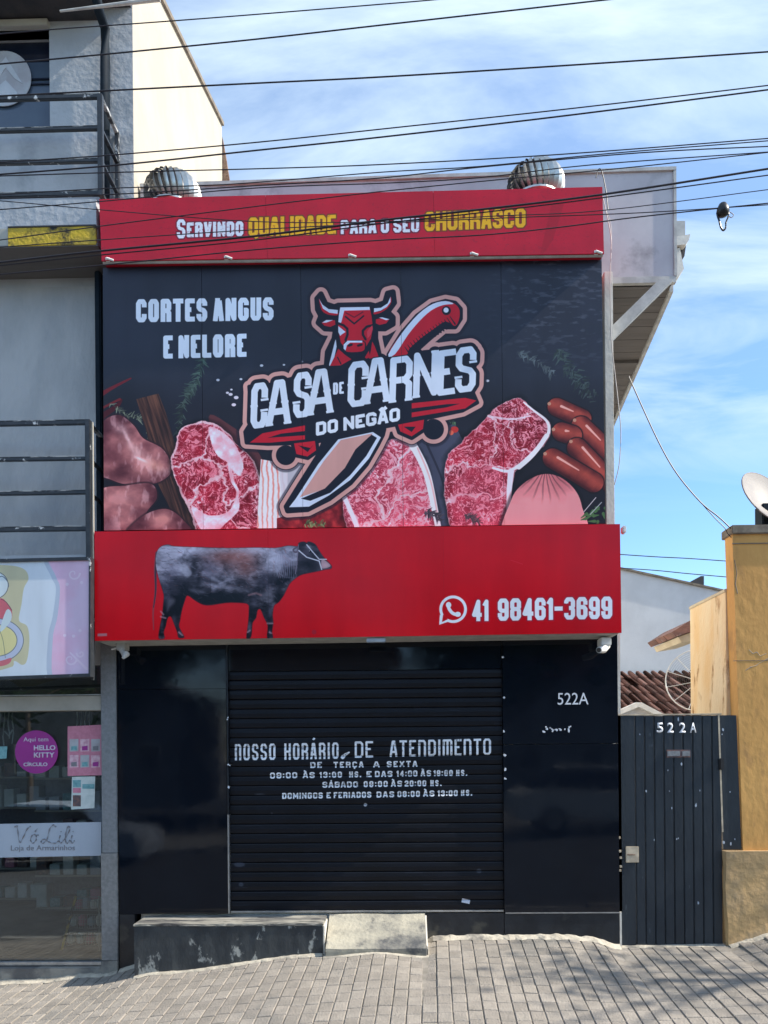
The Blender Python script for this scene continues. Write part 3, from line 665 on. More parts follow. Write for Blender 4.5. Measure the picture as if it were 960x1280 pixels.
for a in ((330, 105, 330, 22, HI, .55), (130, 130, 70, 40, HI, .42), (200, 205, 34, 44, HI, .5, .3), (140, 240, 60, 70, MD, .5), (420, 140, 110, 40, BRN, .6), (500, 190, 60, 70, BRN, .45), (320, 200, 70, 60, MD, .6), (620, 170, 60, 60, HI, .40, .5),
          (590, 250, 40, 55, MD, .6), (690, 150, 30, 70, MD, .5), (660, 300, 26, 50, DK, .6), (245, 190, 22, 60, DK, .75, .2), (300, 330, 130, 24, DK, .9), (450, 330, 120, 26, DK, .9), (200, 300, 40, 50, DK, .85), (480, 270, 70, 40, DK, .7), (560, 300, 26, 26, DK, .6),
          (720, 215, 40, 26, DK, .8), (800, 170, 60, 36, DK, .85), (830, 120, 30, 24, DK, .6), (765, 100, 24, 30, DK, .6), (120, 330, 22, 50, MD, .5), (160, 400, 24, 60, DK, .8), (530, 400, 26, 60, DK, .8), (605, 420, 22, 50, DK, .6), (100, 430, 16, 40, DK, .5), (400, 285, 90, 14, HI, .4, .15), (352, 250, 60, 12, HI, .35, .5), (330, 275, 60, 10, HI, .3, .3),
          (95, 300, 20, 60, MD, .6), (88, 460, 12, 34, MD, .6), (150, 440, 12, 30, MD, .4), (178, 500, 12, 16, MD, .5), (515, 480, 8, 40, MD, .6), (612, 400, 12, 40, MD, .6), (612, 500, 8, 20, MD, .6), (535, 360, 16, 30, MD, .4), (780, 120, 30, 30, (70, 60, 76), .6), (850, 160, 20, 20, MD, .5), (690, 130, 14, 60, HI, .35, .4), (655, 190, 14, 60, HI, .35, .3), (100, 160, 26, 40, HI, .35), (270, 240, 14, 70, DK, .6, .2), (410, 180, 30, 60, DK, .25, .4), (880, 178, 22, 14, (214, 170, 180), .8), (800, 90, 16, 10, HI, .4)): bl(*a)
rr_ = random.Random(77)
for i in range(420):
    x, y = rr_.uniform(75, 740), rr_.uniform(90, 340); c_ = rr_.choice((HI, MD, DK, BRN, DK)); L_ = rr_.uniform(8, 26); an = rr_.uniform(-.3, .9)+(.8 if x > 560 else 0)
    if cv.sdpoly((slice(0, 1), slice(0, 1)), [(0, 0), (1, 0), (1, 1)]).size and BM[min(339, max(0, int((660+y/3.84-659)/137*340))), min(1599, max(0, int((180+x/3.84-118)/657*1600)))] > .9:
        cv.line([(180+x/3.84, 660+y/3.84), (180+(x+L_*math.cos(an))/3.84, 660+(y+L_*math.sin(an))/3.84)], .7, c_, op=rr_.uniform(.12, .34), soft=1.5)
cv.poly(b5([(175, 180), (205, 175), (235, 215), (215, 235), (190, 215)]), (170, 170, 188), 4, op=.55, soft=6)
cv.poly(b5([(225, 290), (290, 300), (300, 315), (240, 308)]), (130, 130, 148), 4, op=.4, soft=9)
cv.poly(b5([(560, 320), (600, 300), (632, 320), (625, 350), (590, 350)]), (150, 148, 164), 4, op=.45, soft=14); cv.line(b5([(510, 322), (545, 312), (570, 322)]), 2.4, (170, 120, 124), op=.5, soft=3)
cv.poly(b5([(120, 345), (150, 340), (152, 358), (130, 380), (115, 400)]), (130, 128, 142), 4, op=.45, soft=10)
for q in ([(85, 400), (98, 415)], [(600, 458), (625, 458)], [(172, 500), (190, 515)], [(610, 500), (620, 505)], [(84, 425), (108, 432)], [(505, 500), (516, 492)]):
    cv.line(b5(q), 2.2, (190, 150, 160), op=.6, soft=2)
cv.disc(180+806/3.84, 660+112/3.84, 1.5, (10, 8, 12)); cv.disc(180+803/3.84, 660+110/3.84, .6, (190, 190, 205)); cv.line(b5([(745, 92), (725, 104), (735, 116), (755, 108)]), 2.2, (96, 84, 100), 4); cv.line(b5([(890, 186), (902, 187)]), 1.2, (60, 30, 40))
cv.line(b5([(752, 108), (790, 140), (850, 158), (862, 198)]), 1.4, (206, 206, 222)); cv.line(b5([(790, 80), (815, 110), (850, 150), (885, 150)]), 1.3, (206, 206, 222)); cv.line(b5([(750, 80), (745, 150), (735, 220)]), 1, (120, 110, 130))
cv.poly(b5([(862, 150), (885, 160), (905, 182), (880, 192), (862, 190)]), (196, 160, 170), 3, op=.85)
for i in range(9): cv.line(b5([(650+i*9, 110), (640+i*11, 170), (655+i*9, 240)]), .8, (150, 150, 176), 4, op=.5)
W3 = (242, 244, 252)
write(cv, '41', 592, 776.5, 612.5, 776.2, 27, 5.0, 1.6, W3, under=(170, 30, 52)); write(cv, '98461-3699', 624, 776, 765.5, 773.5, 28, 5.3, 1.7, W3, under=(170, 30, 52))
cv.disc(568.5, 761.5, 17.2, W3); cv.poly([(552, 768), (551, 781), (563, 777)], W3); cv.disc(568.5, 761.5, 13.6, (204, 6, 22)); cv.poly([(556, 768), (554.6, 777.5), (562, 774)], (204, 6, 22))
cv.line([(562, 755.5), (563.5, 761), (568, 766.5), (574.5, 768.5)], 4.2, W3, 4); cv.disc(562.8, 756.2, 3.4, W3, 3.8); cv.disc(574.3, 767.8, 3.8, W3, 3.2)
cv.poly([(122, 792), (134, 791.5), (134, 795), (122, 795.5)], (170, 140, 150), 0, op=.8)
cv.disc(395, 790, 3, (170, 30, 50)); cv.line([(640, 700), (655, 705)], .8, (230, 80, 90), op=.5)
cv.disc(455, 750, 26, (186, 12, 26), 30, op=.25, soft=16)
IM_LOW = cv.image('print_low')

# ---------------------------------------------------------- haberdashery sign (left)
Q_HAB = ((-128, 706), (112, 700.5), (111.5, 842), (-128, 850))
cv = Canvas(Q_HAB, 900, 520, (226, 234, 242))
cv.poly([(60, 695), (66, 720), (72, 735), (68, 770), (62, 800), (66, 855), (120, 855), (120, 695)], (196, 206, 222), 5, grow=2)
cv.poly([(63, 695), (70, 720), (75, 735), (72, 770), (66, 800), (70, 855), (120, 855), (120, 695)], lambda X, Y: mixc((238, 188, 216), (236, 208, 232), fbm(X*.05, Y*.05)*1.4-.1+(X-90)/60), 5)
def curl(x, y, r, sgn=1, col=(246, 220, 238)):
    cv.line([(x+sgn*math.cos(a*.35)*r*(1-a/22), y+math.sin(a*.35)*r*(1-a/22)) for a in range(0, 20)], [2.4, 1.2], col)
curl(92, 717, 8); curl(88, 824, 8); curl(101, 817, 5, -1); cv.line([(88, 816), (98, 826), (108, 836)], [2, 3], (246, 220, 238), 4)
for (x, y) in ((81, 794), (92, 795), (100, 788), (84, 730), (102, 728)): cv.disc(x, y, 2, (246, 222, 240))
cv.poly([(-60, 706), (0, 706), (28, 710), (36, 722), (30, 735), (27, 755), (24, 775), (34, 782), (37, 800), (34, 825), (28, 831), (18, 826), (10, 835), (-60, 838)], (216, 208, 170), 4)
cv.disc(-6, 731, 17, (120, 120, 120), 17); cv.disc(-6, 731, 16, (226, 236, 238), 16); cv.line([(-4, 724), (3, 720), (10, 727), (11, 733)], 1, (110, 120, 130), 3)
cv.poly([(-30, 750), (0, 747), (8, 752), (15, 762), (14, 775), (5, 780), (-30, 780)], (222, 112, 122), 4); cv.line([(1, 748), (8, 752), (15, 762)], .8, (120, 70, 90), 3)
cv.disc(-4, 800, 34, (120, 130, 140), 28); cv.disc(-4, 800, 33, (206, 212, 232), 27); cv.disc(-4, 800, 26, (120, 130, 140), 20.5); cv.disc(-4, 800, 25, (242, 230, 164), 19.5)
cv.poly([(0, 786), (8, 762), (14, 764), (14, 775), (3, 788)], (222, 236, 236), 3); cv.line([(0, 788), (4, 800), (7, 822)], .6, (120, 130, 120), 3)
cv.poly([(-20, 824), (0, 826), (14, 822), (12, 829), (0, 833), (-20, 834)], (222, 120, 130), 3)
cv.line([(-70, 740), (-60, 800)], 3, (214, 204, 150)); curl(-100, 760, 14, 1, (236, 190, 214))
IM_HAB = cv.image('print_haberdashery')

# ---------------------------------------------------------- shutter paint
Q_SH = ((287, 839), (627, 838), (628.5, 1138), (288, 1140))
cv = Canvas(Q_SH, 1400, 1240, (12, 16, 25))
WP = (240, 244, 250)
n = fbm(cv.X*.03, cv.Y*.05, 5); cv.img *= (0.75+.5*n)[..., None]
write(cv, 'nOSSO', 294, 951.5, 345, 951, 20.5, 2.75, 2.6, WP); write(cv, 'HORÁRIO', 356, 951, 424, 950, 20.5, 2.75, 2.6, WP); cv.line([(429, 948), (432, 945), (437, 942)], [5, 2], WP)
write(cv, 'DE', 444, 949, 467, 948.5, 20.5, 2.75, 2.6, WP); write(cv, 'ATEnDImEnTO', 487.5, 948, 613.5, 946, 20.5, 2.75, 2.6, WP)
sm = lambda s, a, b, c, d, g=1.8: write(cv, s, a, b, c, d, 7.6, 1.85, g, WP)
sm('DE', 388.5, 961.5, 403, 961.3, 2.2); sm('TERÇA', 417.5, 961.3, 455, 961, 2.2); sm('A', 467, 961, 475, 961); sm('SEXTA', 484, 960.8, 522, 960.4, 2.2)
sm('09:00', 338, 974.5, 372, 974); sm('ÀS', 379, 974, 394, 974); sm('13:00', 400, 973.8, 428, 973.5); sm('HS.', 437, 973.5, 452, 973.2); sm('E', 458.5, 973.2, 465, 973); sm('DAS', 469, 973, 491, 972.8)
sm('14:00', 496, 972.6, 522, 972.4, 1.4); sm('ÀS', 526, 972.3, 539, 972.2); sm('19:00', 542, 972.2, 566, 972, 1.4); sm('HS.', 570, 972, 584, 971.8)
sm('SÁBADO', 403.5, 986.2, 448, 985.8, 1.5); sm('09:00', 455, 985.6, 485, 985.3); sm('ÀS', 489, 985.2, 503, 985); sm('20:00', 506, 985, 533, 984.7, 1.4); sm('HS.', 538, 984.6, 552, 984.4)
sm('DOMINGOS', 353, 1000, 404, 999.5, 1.3); sm('E', 408.5, 999.4, 414, 999.2); sm('FERIADOS', 417.5, 999.2, 464.5, 998.7, 1.3); sm('DAS', 471, 998.6, 493, 998.3); sm('08:00', 497, 998.2, 525, 997.8, 1.5); sm('ÀS', 529, 997.6, 543, 997.4); sm('13:00', 547, 997.3, 572, 997, 1.4); sm('HS.', 576, 996.9, 590, 996.6)
cv.disc(457, 1007.5, 2.2, WP, op=.7)
k = np.clip((fbm(cv.X*.3, cv.Y*.3, 3)-.68)*12, 0, 1)*.35; cv.img = cv.img*(1-k[..., None])+np.array((24, 26, 34))/255*k[..., None]
for (x, y, a, b) in ((299, 1082, 7, 3), (301, 1107, 3, 2.5), (325, 994, 6, 1), (598, 1090, 3, 3), (340, 1018, 1.2, 1.2)): cv.disc(x, y, a, (86, 92, 104), b, op=.6, soft=3)
for i in range(60):
    r_ = random.Random(900+i); x = r_.uniform(290, 625); y = r_.uniform(845, 1135); cv.line([(x, y), (x+r_.uniform(4, 26), y+r_.uniform(-1, 1))], .7, (64, 70, 84), op=r_.uniform(.15, .45))
cv.poly([(577, 1124), (587, 1126), (586, 1131), (576, 1129)], (205, 210, 222), 0)
IM_SH = cv.image('print_shutter')
# ================================================================== materials
M = {}
M['black_gloss'] = mat('black_gloss', (.003, .005, .010), (.005, .008, .014), 3, rough=.06, lo=.3, hi=.7, spec=.36, rvar=.03, bump=.035, bscale=1.6)
M['black_plinth'] = mat('black_plinth', (.010, .013, .018), (.018, .022, .028), 6, rough=.28, bump=.1, bscale=60, c3=(.06, .058, .05), s3=4, lo3=.58, hi3=.7)
M['grey_render'] = mat('grey_render', (.475, .465, .455), (.41, .405, .40), 3, rough=.9, bump=.55, bscale=22, stretch=(1, 1, .45), c3=(.25, .27, .30), s3=.7, lo3=.52, hi3=.75)
M['grey_light'] = mat('grey_light', (.44, .452, .47), (.38, .39, .405), 2.5, rough=.9, bump=.4, bscale=18, c3=(.22, .24, .26), s3=1.1)
M['cream_wall'] = mat('cream_wall', (.47, .415, .325), (.42, .37, .29), 1.5, rough=.9, bump=.15, bscale=12)
M['eave_dark'] = mat('eave_dark', (.05, .045, .045), (.03, .03, .035), 5, rough=.7, bump=.2)
M['pipe_dark'] = mat('pipe_dark', (.014, .023, .033), (.01, .016, .024), 8, rough=.7, spec=.12)
M['rail_black'] = mat('rail_black', (.018, .022, .028), (.03, .034, .04), 14, rough=.45, c3=(.55, .56, .56), s3=9, lo3=.62, hi3=.66)
M['rail_worn'] = mat('rail_worn', (.05, .055, .06), (.5, .5, .49), 7, rough=.6, lo=.47, hi=.56, stretch=(1, 1, 3))
M['yellow_worn'] = mat('yellow_worn', (.60, .40, .03), (.36, .25, .04), 5, rough=.85, c3=(.02, .02, .022), s3=6, lo3=.50, hi3=.62, bump=.4)
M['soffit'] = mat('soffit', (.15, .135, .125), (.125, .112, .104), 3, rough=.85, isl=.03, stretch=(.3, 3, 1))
M['fascia'] = mat('fascia', (.52, .49, .50), (.45, .42, .435), 1.8, rough=.55, c3=(.28, .26, .27), s3=2.5, bump=.08, bscale=8)
M['fascia_trim'] = mat('fascia_trim', (.48, .47, .44), (.36, .35, .33), 8, rough=.6)
M['white_paint'] = mat('white_paint', (.72, .68, .60), (.60, .56, .49), 5, rough=.7, bump=.12)
M['white_plastic'] = mat('white_plastic', (.78, .77, .73), (.66, .65, .61), 9, rough=.4)
M['steel'] = mat('steel', (.60, .60, .57), (.46, .45, .42), 9, rough=.42, metal=1.0, rvar=.1)
M['alu'] = mat('alu', (.55, .55, .54), (.42, .42, .42), 12, rough=.35, metal=.8)
M['red_side'] = mat('red_side', (.50, .012, .03), (.42, .012, .03), 4, rough=.35)
M['concrete'] = mat('concrete', (.30, .28, .24), (.20, .19, .17), 5, rough=.9, bump=.4, bscale=30, c3=(.12, .115, .11), s3=2.4, lo3=.5, hi3=.62)
M['ramp'] = mat('ramp', (.42, .385, .30), (.20, .19, .165), 3.0, rough=.88, bump=.4, bscale=30, c3=(.09, .09, .09), s3=4.5, lo3=.53, hi3=.64)
M['bench_top'] = mat('bench_top', (.34, .32, .27), (.13, .125, .115), 5, rough=.85, bump=.4, stretch=(.5, 2, 1), c3=(.05, .05, .052), s3=6, lo3=.5, hi3=.6)
M['bench_black'] = mat('bench_black', (.022, .028, .034), (.045, .052, .056), 5, rough=.42, bump=.9, bscale=8, stretch=(1, 1, .55), c3=(.30, .31, .29), s3=6.5, lo3=.585, hi3=.63)
M['paver'] = mat('paver', (.305, .27, .228), (.25, .223, .19), 9, rough=.92, bump=.5, bscale=70, isl=.13, c3=(.20, .188, .168), s3=1.3, coords='World')
M['joint'] = mat('joint', (.20, .18, .15), (.30, .27, .23), 8, rough=.95, coords='World')
M['kerb'] = mat('kerb', (.36, .34, .30), (.28, .265, .24), 6, rough=.9, bump=.3)
M['asphalt'] = mat('asphalt', (.085, .083, .08), (.10, .098, .095), 3, rough=.9, bump=.5, bscale=120)
M['gate'] = mat('gate', (.014, .021, .030), (.020, .029, .039), 5, rough=.42, stretch=(1, 1, .4), isl=.10, c3=(.06, .075, .09), s3=14, lo3=.66, hi3=.7, bump=.1)
M['gate_edge'] = mat('gate_edge', (.6, .5, .36), (.4, .33, .24), 12, rough=.8)
M['ochre'] = mat('ochre', (.68, .365, .11), (.60, .31, .09), 1.6, rough=.9, bump=.25, bscale=14, c3=(.42, .23, .09), s3=3.2, lo3=.54, hi3=.7, stretch=(1.1, 1, .7))
M['ochre_lit_stained'] = mat('ochre_lit_stained', (.80, .54, .27), (.84, .66, .42), 2.0, rough=.9, bump=.3, c3=(.36, .16, .05), s3=5, lo3=.58, hi3=.68, stretch=(1.4, 1.4, .45))  # ochre paled for bounced light on the side face; brown streaks are stains
M['ochre_base'] = mat('ochre_base', (.54, .345, .155), (.42, .28, .14), 3, rough=.92, bump=.8, bscale=9, c3=(.34, .25, .15), s3=2.2, lo3=.5, hi3=.65)
M['ochre_cap'] = mat('ochre_cap', (.24, .20, .15), (.15, .12, .09), 8, rough=.9)
M['white_wall'] = mat('white_wall', (.62, .63, .64), (.55, .56, .57), 1.2, rough=.9, bump=.1, c3=(.48, .49, .50), s3=.8)
M['terracotta'] = mat('terracotta', (.20, .095, .070), (.12, .062, .052), 6, rough=.9, isl=.3, bump=.3, c3=(.30, .22, .19), s3=9, lo3=.6, hi3=.68)
M['render_patch'] = mat('render_patch', (.26, .27, .27), (.5, .34, .18), 14, rough=.9)
M['wood_cream'] = mat('wood_cream', (.62, .52, .36), (.52, .42, .28), 5, rough=.8)
M['lintel'] = mat('lintel', (.42, .395, .34), (.36, .34, .29), 4, rough=.6)
M['grey_stone'] = mat('grey_stone', (.17, .18, .19), (.23, .24, .25), 40, rough=.75, bump=.2, bscale=80, lo=.35, hi=.65)
M['grey_stone_low'] = mat('grey_stone_low', (.25, .245, .235), (.19, .185, .18), 30, rough=.8, bump=.2)
M['vinyl'] = mat('vinyl', (.42, .47, .54), (.38, .43, .50), 3, rough=.5)
M['purple'] = mat('purple', (.36, .03, .27), (.32, .025, .24), 3, rough=.45)
M['purple_print'] = mat('purple_print', (.72, .62, .78), None, 3, rough=.5)
M['pink'] = mat('pink', (.62, .24, .33), (.55, .20, .28), 30, rough=.5)
M['pink_pale'] = mat('pink_pale', (.75, .52, .58), (.6, .3, .4), 30, rough=.5)
M['teal'] = mat('teal', (.20, .42, .44), (.12, .30, .33), 30, rough=.6)
M['paper'] = mat('paper', (.62, .68, .66), (.5, .58, .56), 12, rough=.6)
M['print_dark'] = mat('print_dark', (.09, .07, .08), (.2, .1, .08), 30, rough=.6)
M['print_grey'] = mat('print_grey', (.20, .20, .22), (.24, .24, .26), 20, rough=.6)
M['room'] = mat('room', (.16, .155, .145), (.10, .10, .095), 2, rough=.9)
M['room_dark'] = mat('room_dark', (.05, .05, .05), (.09, .085, .08), 2, rough=.9)
M['window_dark'] = mat('window_dark', (.012, .016, .03), (.02, .026, .045), 2, rough=.08)
M['window_sheen'] = mat('window_sheen', (.085, .115, .16), (.07, .095, .14), 2, rough=.10)
M['decal'] = mat('decal', (.48, .50, .53), (.40, .38, .40), 5, rough=.5)
M['decal_tri'] = mat('decal_tri', (.60, .62, .66), None, 5, rough=.5)
M['letter_white'] = mat('letter_white', (.74, .76, .80), (.66, .68, .72), 20, rough=.5)
M['cable'] = mat('cable', (.012, .010, .016), None, 5, rough=.5)
M['cable_pale'] = mat('cable_pale', (.42, .38, .36), None, 5, rough=.6)
M['dish'] = mat('dish', (.24, .215, .195), (.19, .17, .16), 6, rough=.6)
M['dish_back'] = mat('dish_back', (.12, .10, .10), None, 6, rough=.6)
M['insulator'] = mat('insulator', (.015, .013, .014), None, 6, rough=.4)
M['bark'] = mat('bark', (.13, .10, .075), (.07, .055, .045), 8, rough=.95, bump=1, bscale=14, stretch=(1, 1, .3))
M['leaf'] = mat('leaf', (.045, .085, .025), (.07, .11, .03), 3, rough=.7, isl=.35)
M['leaf_dark'] = mat('leaf_dark', (.03, .06, .022), (.05, .08, .028), 3, rough=.7, isl=.35)
M['house_far'] = mat('house_far', (.46, .30, .16), (.38, .25, .14), 2, rough=.9)
M['house_far_b'] = mat('house_far_b', (.30, .30, .30), (.22, .22, .22), 2, rough=.9)
M['rust'] = mat('rust', (.12, .06, .04), (.30, .2, .14), 14, rough=.9)
for k, im, kw in (('p_main', IM_MAIN, dict(rough=.36, gain=1.15, spec=.30, bump=.04, bscale=1.5)), ('p_top', IM_TOP, dict(rough=.16, gain=1.0, spec=.42, bump=.03, bscale=1.3)),
                  ('p_low', IM_LOW, dict(rough=.2, gain=1.0, spec=.3, bump=.04, bscale=1.0)), ('p_hab', IM_HAB, dict(rough=.4, gain=.95)), ('p_sh', IM_SH, dict(rough=.42, gain=1.0, spec=.28))):
    M[k] = imat('print_'+k, im, **kw)
def glass_mat(name, tint, refl=0.9):
    m = bpy.data.materials.new(name); m.use_nodes = True; t = m.node_tree; t.nodes.clear(); N = t.nodes.new; L = t.links.new
    o = N('ShaderNodeOutputMaterial'); mxs = N('ShaderNodeMixShader'); tr = N('ShaderNodeBsdfTransparent'); gl = N('ShaderNodeBsdfGlossy')
    tr.inputs[0].default_value = (*tint, 1); gl.inputs['Roughness'].default_value = 0.0; gl.inputs[0].default_value = (refl, refl, refl, 1)
    fr = N('ShaderNodeFresnel'); fr.inputs[0].default_value = 1.6
    n = N('ShaderNodeTexNoise'); n.inputs['Scale'].default_value = .9; bp = N('ShaderNodeBump'); bp.inputs['Strength'].default_value = .03; bp.inputs['Distance'].default_value = .05
    tcn = N('ShaderNodeTexCoord'); L(tcn.outputs['Object'], n.inputs['Vector']); L(n.outputs['Fac'], bp.inputs['Height']); L(bp.outputs[0], gl.inputs['Normal'])
    mm = N('ShaderNodeMath'); mm.operation = 'MULTIPLY_ADD'; mm.inputs[1].default_value = 1.5; mm.inputs[2].default_value = .03; mm.use_clamp = True
    L(fr.outputs[0], mm.inputs[0]); L(mm.outputs[0], mxs.inputs[0]); L(tr.outputs[0], mxs.inputs[1]); L(gl.outputs[0], mxs.inputs[2]); L(mxs.outputs[0], o.inputs[0]); return m
M['glass'] = glass_mat('glass', (.88, .92, .91))

def text(s, mt, parent, x, z, y, width=None, height=0.1, name='lettering', depth=0.002, bold=0.0, sx=None):
    cu = bpy.data.curves.new('t', 'FONT'); cu.body = s; cu.extrude = 0.0; cu.offset = bold; cu.resolution_u = 3
    tmp = bpy.data.objects.new('t', cu); COL.objects.link(tmp)
    dg = bpy.context.evaluated_depsgraph_get(); me = bpy.data.meshes.new_from_object(tmp.evaluated_get(dg))
    bpy.data.objects.remove(tmp); bpy.data.curves.remove(cu)
    xs = [v.co.x for v in me.vertices]; ys = [v.co.y for v in me.vertices]
    k = height/(max(ys)-min(ys)); kx = (width/(max(xs)-min(xs))) if width else k
    bm = nb(); bm.from_mesh(me); bpy.data.meshes.remove(me); x0, y0 = min(xs), min(ys)
    for v in bm.verts: v.co = Vector((x+(v.co.x-x0)*kx, y, z+(v.co.y-y0)*k))
    r = bmesh.ops.extrude_face_region(bm, geom=list(bm.faces))
    for g in r['geom']:
        if isinstance(g, bmesh.types.BMVert): g.co.y += depth
    return obj(name, bm, mt, parent)

# ================================================================== ground
prof = []
for px, py, Y in ((-60, 1230, 0), (50, 1224, 0), (120, 1217, 0), (205, 1214, -.33), (403, 1191, -.33), (470, 1189, -.42), (534, 1186, -.2), (541, 1172, 0), (700, 1170, 0), (735, 1173, 0), (773, 1183, 0), (905, 1181, 0), (930, 1174, 0), (960, 1165, 0), (1010, 1150, 0)):
    p = P(px, py, Y); prof.append((p.x, p.z-.08*Y))
def base(x):
    if x <= prof[0][0]: return prof[0][1]+max(x-prof[0][0], -6)*.045
    if x >= prof[-1][0]: return prof[-1][1]+min(x-prof[-1][0], 6)*.045
    for (a, za), (b, zb) in zip(prof, prof[1:]):
        if x <= b: t = (x-a)/(b-a); t = t*t*(3-2*t); return za+(zb-za)*t
def base_s(x, w_=1.2):
    return sum(base(x+k*w_/4) for k in range(-4, 5))/9
def gz(x, y):
    f = min(1, max(0, (-y)/1.6)); return base(x)*(1-f)+base_s(x)*f+.08*y if y > -2.7 else base_s(x)+.08*-2.7
def sheet(name, mt, xs, ys, dz, kind='structure', parent=None, fn=None):
    v = []; f = []; fn = fn or gz
    for y in ys:
        for x in xs: v.append((x, y, fn(x, y)+dz))
    n = len(xs)
    for j in range(len(ys)-1):
        for i in range(n-1): f.append((j*n+i, j*n+i+1, (j+1)*n+i+1, (j+1)*n+i))
    o = obj(name, (v, f), mt, parent, smooth=True)
    if parent is None: o['kind'] = kind
    return o
XS = [-60, -30, -15, -9]+[-6+i*.12 for i in range(101)]+[9, 15, 30, 60]
walk = sheet('pavement', M['joint'], XS, [-2.5+i*.145 for i in range(19)], -.008)
roadz = lambda x, y: base_s(x, 4)-.36-.0*y
sheet('road', M['asphalt'], XS, [-12, -9, -6, -4, -2.64], 0, fn=roadz)
sheet('ground', M['asphalt'], [-300, -60, 60, 300], [-300, -60, 60, 300], 0, fn=lambda x, y: -1.4)
walk2 = sheet('far_pavement', M['kerb'], XS, [-16, -14, -12], 0, fn=lambda x, y: base_s(x, 4)-.24)
kb = props(thing('kerb', None, None, (0, -2.57, -.3)), kind='structure')
for i in range(24):
    x0 = -9+i*.8; bm = nb(); z = gz(x0+.4, -2.57)
    box(bm, x0+.004, x0+.796, -2.64, -2.505, z-.3, z+.004, .012); obj('kerb_stone', bm, M['kerb'], kb)
# pavers: stretcher blocks laid in columns, a little askew to the wall
PW, PD, PA = .104, .152, math.radians(2.3)
vrs = []
for k in range(5):
    bm = nb(); r = random.Random(k); box(bm, -PW/2+.004, PW/2-.004, -PD/2+.003, PD/2-.003, -.05, 0)
    top = [e for e in bm.edges if all(v.co.z > -.001 for v in e.verts)]
    bmesh.ops.bevel(bm, geom=top, offset=.004+.001*r.random(), segments=1, affect='EDGES')
    for v in bm.verts: v.co += Vector((r.uniform(-.001, .001), r.uniform(-.001, .001), 0))
    me = bpy.data.meshes.new('paver'); bm.to_mesh(me); bm.free(); me.materials.append(M['paver']); vrs.append(me)
ca, sa = math.cos(-PA), math.sin(-PA); cells = []
o0 = P(552, 1176, 0)
for i in range(-56, 48):
    for j in range(-24, 10):
        lx = i*PW; ly = j*PD+((i*37) % 7-3)*.004+math.sin(i*.9)*.012+(i*.011) % PD-PD*.5
        x = o0.x+lx*ca-ly*sa; y = lx*sa+ly*ca-.06
        if -2.42 < y < .02 and -5.6 < x < 4.6: cells.append((x, y, i, j))
cells.sort(key=lambda c: (abs(c[0]+.3)*.45+abs(c[1]+1.0)*1.6) + (5 if c[1] < -1.75 else 0))
rest_v, rest_f = [], []
def slopes(x, y): e = .05; return (gz(x+e, y)-gz(x-e, y))/(2*e), (gz(x, y+e)-gz(x, y-e))/(2*e)
for n_, (x, y, i, j) in enumerate(cells):
    r = random.Random(i*100+j); sx_, sy_ = slopes(x, y); z = gz(x, y)+r.uniform(-.0025, .0025)
    nrm = Vector((-sx_+r.uniform(-.006, .006), -sy_+r.uniform(-.006, .006), 1)).normalized()
    rot = nrm.rotation_difference(Vector((0, 0, 1))).inverted().to_matrix() @ Matrix.Rotation(-PA+r.uniform(-.012, .012), 3, 'Z')
    if n_ < 300:
        o = bpy.data.objects.new('paver', vrs[r.randrange(5)]); COL.objects.link(o); o.parent = walk
        o.location = (x, y, z); o.rotation_euler = rot.to_euler()
    else:
        me = vrs[r.randrange(5)]; b0 = len(rest_v)
        for v in me.vertices: q = rot @ v.co; rest_v.append((q.x+x, q.y+y, q.z+z))
        for pl in me.polygons: rest_f.append([b0+k for k in pl.vertices])
o = obj('paver_field', (rest_v, rest_f), M['paver'], walk); o['kind'] = 'stuff'

# ================================================================== butcher's shop building
XLB = P(166, 100, .05).x                                    # corner of the left neighbour
XR = P(765, 540, 0).x
PY = .17
zSof = P(800, 351, PY).z; XC = P(843.5, 280, PY).x
shop = thing('shop_building', 'narrow two storey butcher shop with black glossy front and grey boxed parapet', 'building', (XLB+2.2, 0, 0))
bm = nb(); box(bm, XLB+.012, XR, .05, 9.5, -.7, zSof-.01); obj('wall', bm, M['white_paint'], shop)
bm = nb()
tl, trr = P(150, 236, PY), P(843.5, 214, PY)
prism(bm, [(XLB+.02, zSof), (XC, zSof), (XC, trr.z), (XLB+.02, tl.z)], 'y', PY, PY+.09); obj('parapet', bm, M['fascia'], shop)
bm = nb(); prism(bm, [(XLB+.02, tl.z), (XC+.012, trr.z), (XC+.012, trr.z+.03), (XLB+.02, tl.z+.03)], 'y', PY-.02, PY+.13); obj('coping', bm, M['fascia_trim'], shop)
bm = nb(); box(bm, XR-.02, XC+.004, PY-.012, PY+.03, zSof-.025, zSof+.03); obj('trim', bm, M['fascia_trim'], shop)
bm = nb(); box(bm, XC-.012, XC+.012, PY-.016, PY+.04, zSof+.03, trr.z); obj('trim', bm, M['fascia_trim'], shop)
